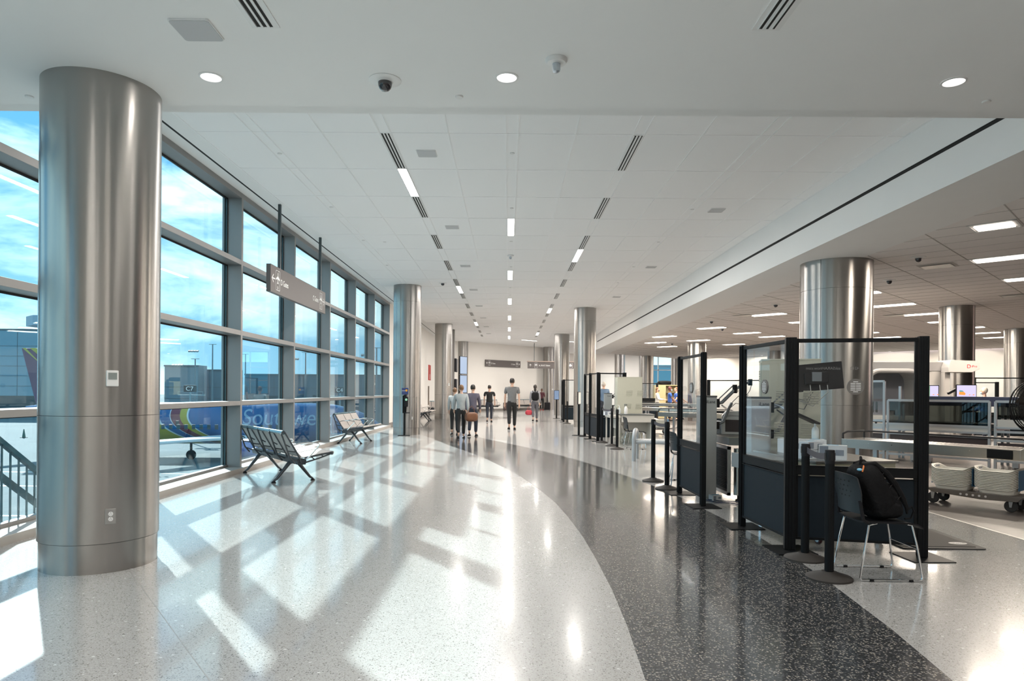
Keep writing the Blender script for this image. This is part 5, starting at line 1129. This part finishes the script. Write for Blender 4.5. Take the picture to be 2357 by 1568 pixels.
person(-.87, 31.6, pi/2, 1.69, 'man in a black shirt and jeans walking away in the middle of the hall', blk, navy, skin_a, dark_hair, .12, ((.1, .5), (-.1, .5)), sleeves=False, wide=1.15)
person(.14, 25.4, pi/2, 1.90, 'tall man in a grey t-shirt and black trousers walking away at the centre', fab('mid_grey', (.15, .15, .15)), blk, skin_a, dark_hair, .16, ((.15, .1), (-.12, .1)), sleeves=False, wide=1.1)
person(1.28, 32.6, pi/2, 1.73, 'woman with long hair, grey trousers and a small black backpack, walking away', fab('light_grey', (.26, .26, .28)), fab('slate', (.10, .10, .115)), skin_a, dark_hair, .13, ((.05, .1), (-.1, .1)), hairlong=True)
t = thing('small_backpack', 'small black backpack worn by the woman in grey trousers', 'backpack', (1.28, 32.40, 1.20)); blob('bag_body', (0, 0, 0), (.17, .10, .21), cloth, t, 0, .6)
for s_ in (-1, 1): m = MB(); m.tube([(s_*.11, .0, .18), (s_*.12, .16, .27), (s_*.13, .30, .15), (s_*.14, .24, -.08), (s_*.13, .05, -.15)], .016, 6); m.build('strap', cloth, t, smooth=True)
held_bag('tote_bag', 'red tote bag in the left hand of the woman with the backpack', .99, 32.55, .42, mat('red_leather', (.38, .03, .05), .5), .85)
person(2.55, 51.9, -pi/2, 1.62, 'person in dark clothes and red shoes by the end wall benches', fab('dark_red', (.10, .03, .04)), blk, skin_b, dark_hair, .03, ((.2, 1.2), (.2, 1.2)), shoe=mat('shoe_red', (.5, .03, .03), .5))
def suitcase(x, y, label, m_):
    t = thing('suitcase', label, 'suitcase', (x, y, 0), .2); m = MB(); m.bb(-.2, .2, -.12, .12, .05, .60); m.build('shell', m_, t, bevel=.03)
    m = MB(); m.tube([(-.08, .08, .6), (-.08, .08, 1.0), (.08, .08, 1.0), (.08, .08, .6)], .010, 8); m.build('pull_handle', alu, t, smooth=True)
    for a in (-.16, .16): m = MB(); m.lathe([(.025, -.02), (.025, .02)], n=16, M=Matrix.Translation((a, -.08, .025)) @ RX); m.bb(a-.015, a+.015, -.09, -.07, .03, .06); m.build('wheel', rubber, t)
suitcase(-.15, 49.3, 'dark suitcase with raised handle standing by the end wall bench', mat('case_brown', (.05, .03, .03), .4)); suitcase(2.95, 51.5, 'black suitcase on the floor near the person with red shoes', black_pl)
person(7.42, 34.0, -.35, 1.66, 'woman with long brown hair in a white top and dark mask across the hall', fab('white', (.62, .60, .56)), blk, skin_a, brown_hair, .02, ((.3, 1.2), (.3, 1.2)), hairlong=True, mask=fab('mask_dark', (.08, .09, .11)))
person(8.12, 34.3, -.15, 1.70, 'officer in a blue shirt with red hair, pale mask and blue gloves', blue_u, navy, skin_b, red_hair, .02, ((.3, .5), (.35, .5)), mask=fab('mask_pale', (.5, .72, .75)), sleeves=False, wide=1.25)
person(8.62, 35.0, pi, 1.68, 'officer in a blue shirt turned away beside the red-haired officer', blue_u, navy, skin_a, brown_hair, .02, ((.2, .8), (.2, .8)), sleeves=False, wide=1.2)
person(9.15, 36.4, 0.2, 1.66, 'officer in blue half hidden behind the narrow glass screen', blue_u, blk, skin_a, dark_hair, .02, ((.2, .8), (.2, .8)), sleeves=False)
person(4.25, 30.4, pi/2, 1.86, 'man with cropped hair in blue grey clothes beyond the far glass screen', fab('steel_blue', (.12, .18, .27)), navy, skin_a, grey_hair, .05, ((.1, .3), (-.1, .3)))
person(14.65, 21.0, 2.4, 1.64, 'white-haired person in blue and mask behind the machine enclosure at far right', blue_u, navy, skin_a, mat('hair_white', (.7, .66, .58), .7), .02, ((.2, .8), (.2, .8)), mask=MC['fabric_mask_pale'])
# ================================================================ OUTSIDE
GZ = -4.9
tm = plankmat('tarmac_slabs', .3, (.05, .085, .10), (.065, .105, .12), (.03, .05, .065), 9, 7, .9, .02)
m = MB(); m.add([(-700, -60, GZ), (-5.1, -60, GZ), (-5.1, 700, GZ), (-700, 700, GZ)], [(0, 1, 2, 3)]); ap = tag(m.build('apron', tm), 'grey concrete aircraft apron below the windows', 'ground'); ap['kind'] = 'structure'
m = MB()
for a, b, c_, d in ((-60, 44, -14, 43.6), (-70, 52, -20, 50.5), (-45, 33, -8, 34), (-60, 27, -6, 25), (-50, 21.5, -6, 21)):
    m.add([(a, b, GZ+.01), (c_, d, GZ+.01), (c_, d+.25, GZ+.01), (a, b+.3, GZ+.01)], [(0, 1, 2, 3)])
m.build('reflection_streak', mat('streak_white', (.7, .75, .75), .6), ap)  # wet reflections on the apron painted in as white streaks
# aircraft, nose to the right (+x)
P0 = (-28.6, 64.0, -1.78); R = 1.88
t = thing('airliner', 'blue airliner with orange, red and yellow tail stripes parked outside the windows', 'aircraft', P0, 0.0)
bm_ = bpy.data.materials.new('aircraft_livery'); bm_.use_nodes = True; T = bm_.node_tree; B = T.nodes['Principled BSDF']; B.inputs['Roughness'].default_value = .25
tcx = nn(T, 'ShaderNodeTexCoord'); sx = nn(T, 'ShaderNodeSeparateXYZ'); T.links.new(tcx.outputs['Object'], sx.inputs[0])
z1 = nn(T, 'ShaderNodeMath', operation='SUBTRACT'); z1.inputs[0].default_value = 1.2; T.links.new(sx.outputs[2], z1.inputs[1])
zc = nn(T, 'ShaderNodeMath', operation='MAXIMUM'); zc.inputs[1].default_value = 0; T.links.new(z1.outputs[0], zc.inputs[0])
z2 = nn(T, 'ShaderNodeMath', operation='POWER'); z2.inputs[1].default_value = 2.4; T.links.new(zc.outputs[0], z2.inputs[0])
z3 = nn(T, 'ShaderNodeMath', operation='MULTIPLY'); z3.inputs[1].default_value = -.27; T.links.new(z2.outputs[0], z3.inputs[0])
z4 = nn(T, 'ShaderNodeMath', operation='ADD'); T.links.new(sx.outputs[0], z4.inputs[0]); T.links.new(z3.outputs[0], z4.inputs[1])
mr = nn(T, 'ShaderNodeMapRange'); mr.inputs[1].default_value = -13.5; mr.inputs[2].default_value = 6.5; T.links.new(z4.outputs[0], mr.inputs[0])
rp = nn(T, 'ShaderNodeValToRGB'); rp.color_ramp.interpolation = 'CONSTANT'; T.links.new(mr.outputs[0], rp.inputs[0]); cl = rp.color_ramp
blue = (.004, .085, .24, 1); wh = (.45, .52, .55, 1); ye = (.30, .27, .03, 1); rd = (.14, .03, .05, 1)
seq = [(0, blue), (.18, wh), (.187, rd), (.26, wh), (.267, ye), (.50, wh), (.508, blue), (.555, wh), (.562, rd), (.605, ye), (.635, wh), (.642, blue)]
cl.elements[0].position = 0; cl.elements[0].color = blue; cl.elements[1].position = .18; cl.elements[1].color = wh
for p_, c_ in seq[2:]: el = cl.elements.new(p_); el.color = c_
T.links.new(rp.outputs[0], B.inputs['Base Color'])
prof_ = [(17.0, .02, -.45), (16.7, .35, -.42), (16.0, .80, -.32), (15.0, 1.22, -.20), (13.8, 1.55, -.08), (12.2, 1.80, 0), (10.5, 1.88, 0), (-4, 1.88, 0), (-7, 1.80, .08), (-10, 1.45, .40), (-13, .95, .80), (-15.5, .45, 1.15), (-16.6, .12, 1.35)]
m = MB(); n = 40; b = []
for xx, r_, zz in prof_:
    for q in range(n): a = 2*pi*q/n; m.v.append((xx, r_*math.cos(a), zz+r_*1.03*math.sin(a)))
for i in range(len(prof_)-1):
    for q in range(n): m.f.append((i*n+q, i*n+(q+1) % n, (i+1)*n+(q+1) % n, (i+1)*n+q)); m.mi.append(0)
m.f.append(tuple(range(n))); m.mi.append(0); m.build('fuselage', bm_, t, smooth=True)
m = MB(); m.prism([(-9.6, 1.6), (-11.6, 2.5), (-15.4, 6.9), (-17.0, 6.9), (-15.6, 1.6)], -.12, .12, RX); m.build('tail_fin', mat('fin_plum', (.06, .03, .09), .3), t, bevel=.05)
m = MB(); m.prism([(-13.4, 4.4), (-14.2, 5.3), (-16.2, 6.92), (-15.6, 6.92)], -.14, .14, RX); m.prism([(-14.9, 5.2), (-16.9, 6.92), (-16.6, 6.92)], -.14, .14, RX); m.build('fin_stripe', mat('fin_yellow', (.34, .33, .06), .4), t)
m = MB(); m.prism([(-15.2, 2.6), (-14.3, 3.2), (-12.6, 1.7), (-12.4, 1.4)], -.14, .14, RX); m.build('fin_edge_stripe', mat('fin_pale', (.3, .36, .42), .4), t)
m = MB(); m.prism([(-12.6, .3), (-15.4, .3), (-17.4, -6.2), (-16.4, -6.2)], 1.05, 1.2); m.build('tailplane', mat('wing_white', (.62, .66, .68), .35), t, bevel=.05)
m = MB(); m.prism([(8.1, -1.0), (2.4, -1.0), (-2.6, -14.5), (-1.6, -14.5), (3.0, -6.0)], -1.25, -1.0); m.build('wing', MC['wing_white'], t, bevel=.06)
m = MB(); m.prism([(-1.5, -.9), (-2.7, -.9), (-3.9, 1.3), (-3.4, 1.3)], 14.4, 14.5, RX); m.build('winglet', mat('winglet_yellow', (.36, .36, .05), .4), t)
m = MB(); m.lathe([(.55, -1.9), (.85, -1.4), (1.0, .6), (.98, 1.5), (.80, 1.55)], n=28, M=Matrix.Translation((7.0, -4.9, -1.95)) @ Matrix.Rotation(pi/2, 4, 'Y')); m.build('engine', mat('engine_blue', (.015, .06, .30), .3), t, smooth=True)
wg = mat('cabin_window', (.03, .05, .06), .3)
m = MB(); m.box((0, 0, 0), (.26, .03, .36)); w0 = m.build('cabin_window', wg, t, bevel=.06); w0.location = (-9.0, -1.50, .45)
for k in range(1, 40):
    xx = -9+k*.56
    if abs(xx-1.0) < .25: continue
    w_ = w0.copy(); COL.objects.link(w_); w_.parent = t; rr = interp([(-10, 1.45), (-7, 1.80), (-4, 1.88), (14, 1.88)], xx); w_.location = (xx, -math.sqrt(max(.1, rr*rr-.2))-.0, .42+.1*max(0, -xx-5)/5)
m = MB()
for a in (3.1, 12.5):
    for p, q in (((a, .9), (a+.9, .9)), ((a, -.8), (a+.9, -.8)), ((a, -.8), (a, .9)), ((a+.9, -.8), (a+.9, .9))):
        f_ = lambda c: (c[0], -math.sqrt(max(.05, R*R-c[1]**2))-.015, c[1])
        m.tube([f_((p[0]+(q[0]-p[0])*i/6, p[1]+(q[1]-p[1])*i/6)) for i in range(7)], .03, 6)
m.build('door_outline', mat('door_line', (.25, .5, .68), .4), t)
text('title_lettering', 'Southwest', 2.05, mat('title_pale', (.42, .62, .78), .4), t, Matrix.Translation((4.4, -1.9, -.02)) @ Matrix.Rotation(pi/2, 4, 'X'), .01, bend=lambda c: Vector((c.x, -math.sqrt(max(.3, (R*1.012)**2-c.z*c.z))-.02, c.z)), xs=.93)
for xx, yy in ((13.0, 0), (0.2, -2.8)):
    m = MB(); m.bar((xx, yy, -1.6), (xx, yy, -2.8), .16, .16); m.lathe([(.38, -.16), (.42, -.1), (.42, .1), (.38, .16)], n=24, M=Matrix.Translation((xx, yy, -2.70)) @ RX); m.build('landing_gear', rubber, t)
# terminal buildings
def building(name, x0, x1, y, z1, label, col, bands=(), dep=20):
    t = thing(name, label, 'building', (x0, y, GZ)); h = z1-GZ; Wd = x1-x0
    m = MB(); m.bb(0, Wd, 0, dep, 0, h); m.build('wall', plankmat('cladding_'+name+str(int(x0)), 0, col, tuple(c*1.06 for c in col), tuple(c*.8 for c in col), 6, 1.6, .6, .03) if 0 else mat('cladding%d' % abs(int(x0)), col, .6, noise=.05, nscale=.3), t)
    m = MB()
    for k in range(1, int(h/2.2)): m.bb(0, Wd, -.05, 0, k*2.2, k*2.2+.08)
    for k in range(1, int(Wd/6)): m.bb(k*6, k*6+.08, -.05, 0, 0, h)
    m.bb(-.1, Wd+.1, -.15, .2, h-.3, h); m.build('panel_joints', mat('joint_dark', (.10, .13, .15), .7), t)
    for (a, b, c_, d) in bands: m = MB(); m.bb(a, b, -.08, 0, c_, d); m.build('window_band', mat('far_glass', (.03, .06, .08), .2), t)
    return t
building('terminal_building', -66, -59.6, 131, 5.95, 'grey block rising above the airliner tail, left of the low terminal', (.16, .22, .26), dep=4)
building('terminal_building', -61.8, -54.5, 136, 5.3, 'mid grey block between the tall one and the long low terminal', (.13, .19, .23), dep=4)
building('terminal_building', -54.4, -5, 141, 4.6, 'long low grey terminal across the horizon outside the windows', (.10, .15, .19), [(4, 9, 3, 5), (14, 22, 3, 5.2), (30, 40, 2.6, 5)])
building('terminal_building', 2, 60, 95, 5.2, 'blue grey terminal block seen through the far window of the hall', (.10, .22, .28))
tb = building('concourse_building', -150, -98, 150, 14.3, 'tall panelled concourse building at the left edge outside', (.16, .30, .38), [(20, 36, 1.5, 4.5), (38, 47, 1.5, 4.5), (2, 16, 1.5, 4.5)])
t = thing('ramp_tower', 'low control tower with a flat wide cab above the concourse building', 'tower', (-112, 176, GZ))
m = MB(); m.prism([(-12.5, 0), (-8, -4), (8, -4), (12, 0), (12, 8), (-12, 8)], 22.1, 24.6); m.build('roof_cab', mat('tower_grey', (.22, .30, .36), .6), t)
m = MB(); m.prism([(-5, -2), (8, -2), (9, 6), (-6, 6)], 19.5, 22.1); m.build('cab_glass', mat('far_glass', (.03, .06, .08), .2), t)
m = MB(); m.bb(-6, 8, -1, 6, 0, 19.5); m.build('shaft', MC['tower_grey'], t)
m = MB(); m.tube([(-.3, 2, 24.6), (-.3, 2, 33)], .09, 6); m.tube([(-8, 2, 24.6), (-8, 2, 29)], .06, 6); m.build('antenna', mat('mast_grey', (.12, .17, .20), .5), t)
def mast(x, y, z1, label, zb=GZ):
    t = thing('light_mast', label, 'light mast', (x, y, zb), 0, 'floodlight masts outside'); h = z1-zb
    m = MB(); m.tube([(0, 0, 0), (0, 0, h-.3)], [.18, .09], 8); m.build('pole', mat('mast_grey', (.12, .17, .20), .5), t, smooth=True)
    m = MB(); m.bar((-.6, 0, h-.3), (.6, 0, h-.3), .08, .08)
    for a in (-.6, -.2, .2, .6): m.box((a, -.1, h-.05), (.32, .3, .22), 0, Matrix.Rotation(.5, 4, 'X'))
    m.build('floodlights', mat('flood_grey', (.16, .22, .25), .5), t)
for a in ((-47.7, 110, 8.9, 'tall floodlight mast left of the second window bay'), (-45.9, 100, 6.1, 'shorter floodlight mast with a white pole beside the gate sign'), (-50.1, 130, 8.4, 'floodlight mast above the low terminal behind the hanging sign'), (-32.7, 110, 7.7, 'thin floodlight mast seen through the third window bay'), (-17.4, 90, 7.3, 'floodlight mast seen through the fifth window bay')): mast(*a)
def gate_board(x, y, z, s_, label):
    t = thing('gate_board', label, 'sign', (x, y, z), .1); t.scale = (.55, .55, .55)
    m = MB(); m.bb(-1.3, 1.3, -.1, .1, -.7, .7); m.build('board', mat('board_dark', (.02, .04, .05), .5), t, bevel=.03)
    text('gate_number', s_, 1.3, sign_w, t, face((-.85, -.12, -.45), 0), .01)
    m = MB(); m.bar((0, .1, -.6), (0, .1, (GZ-z)/.55), .3, .3); m.bb(-2.6, 2.6, .2, 1.6, -1.5, -1.3); m.bb(-2.6, -2.5, .2, .25, -1.3, -.6); m.bb(2.5, 2.6, .2, .25, -1.3, -.6); m.bb(-2.6, 2.6, .2, .25, -.7, -.6); m.build('support', mat('board_support', (.22, .32, .36), .5), t)
gate_board(-37.3, 80, 1.45, 'C7', 'dark gate board reading C7 above the parked airliner'); gate_board(-22.2, 90, 1.4, 'C4', 'dark gate board reading C4 seen through the fourth window bay')
def cone(x, y, label):
    t = thing('traffic_cone', label, 'cone', (x, y, GZ), 0, 'cones on the apron'); m = MB(); m.bb(-.3, .3, -.3, .3, 0, .05); m.build('foot', rubber, t); m = MB(); m.lathe([(.2, .05), (.05, 1.1)], n=16); m.build('body', mat('cone_dark', (.05, .12, .10), .6), t, smooth=True)
cone(-61, 86, 'traffic cone on the apron near the left picture edge'); cone(-57.5, 85, 'traffic cone on the apron just left of the big column')
# stair railing outside the glass
t = thing('stair_railing', 'dark sloping metal railing outside the glass at the far left', 'railing', (-5.32, 0, 0))
rl = mat('rail_dark', (.03, .07, .09), .4, .4); zf = lambda y: .92-.68*(y-7.1)
m = MB(); m.bar((0, 5.2, zf(5.2)), (0, 10.5, zf(10.5)), .05, .05); m.build('top_rail', rl, t)
m = MB(); m.bar((-.05, 5.2, zf(5.2)-.33), (-.05, 10.5, zf(10.5)-.33), .03, .07); m.build('mid_rail', rl, t)
for k in range(30):
    y_ = 5.3+k*.125; m = MB(); m.bar((0, y_, zf(y_)), (0, y_, zf(y_)-1.05), .02, .012); m.build('baluster', rl, t)
m = MB(); m.bar((0, 5.2, zf(5.2)-1.05), (0, 10.5, zf(10.5)-1.05), .03, .05); m.build('bottom_rail', rl, t)
m = MB(); m.bar((0, 9.1, zf(9.1)), (0, 9.1, GZ), .05, .05); m.bar((0, 6.0, zf(6.0)), (0, 6.0, GZ), .05, .05); m.build('stanchion', rl, t)
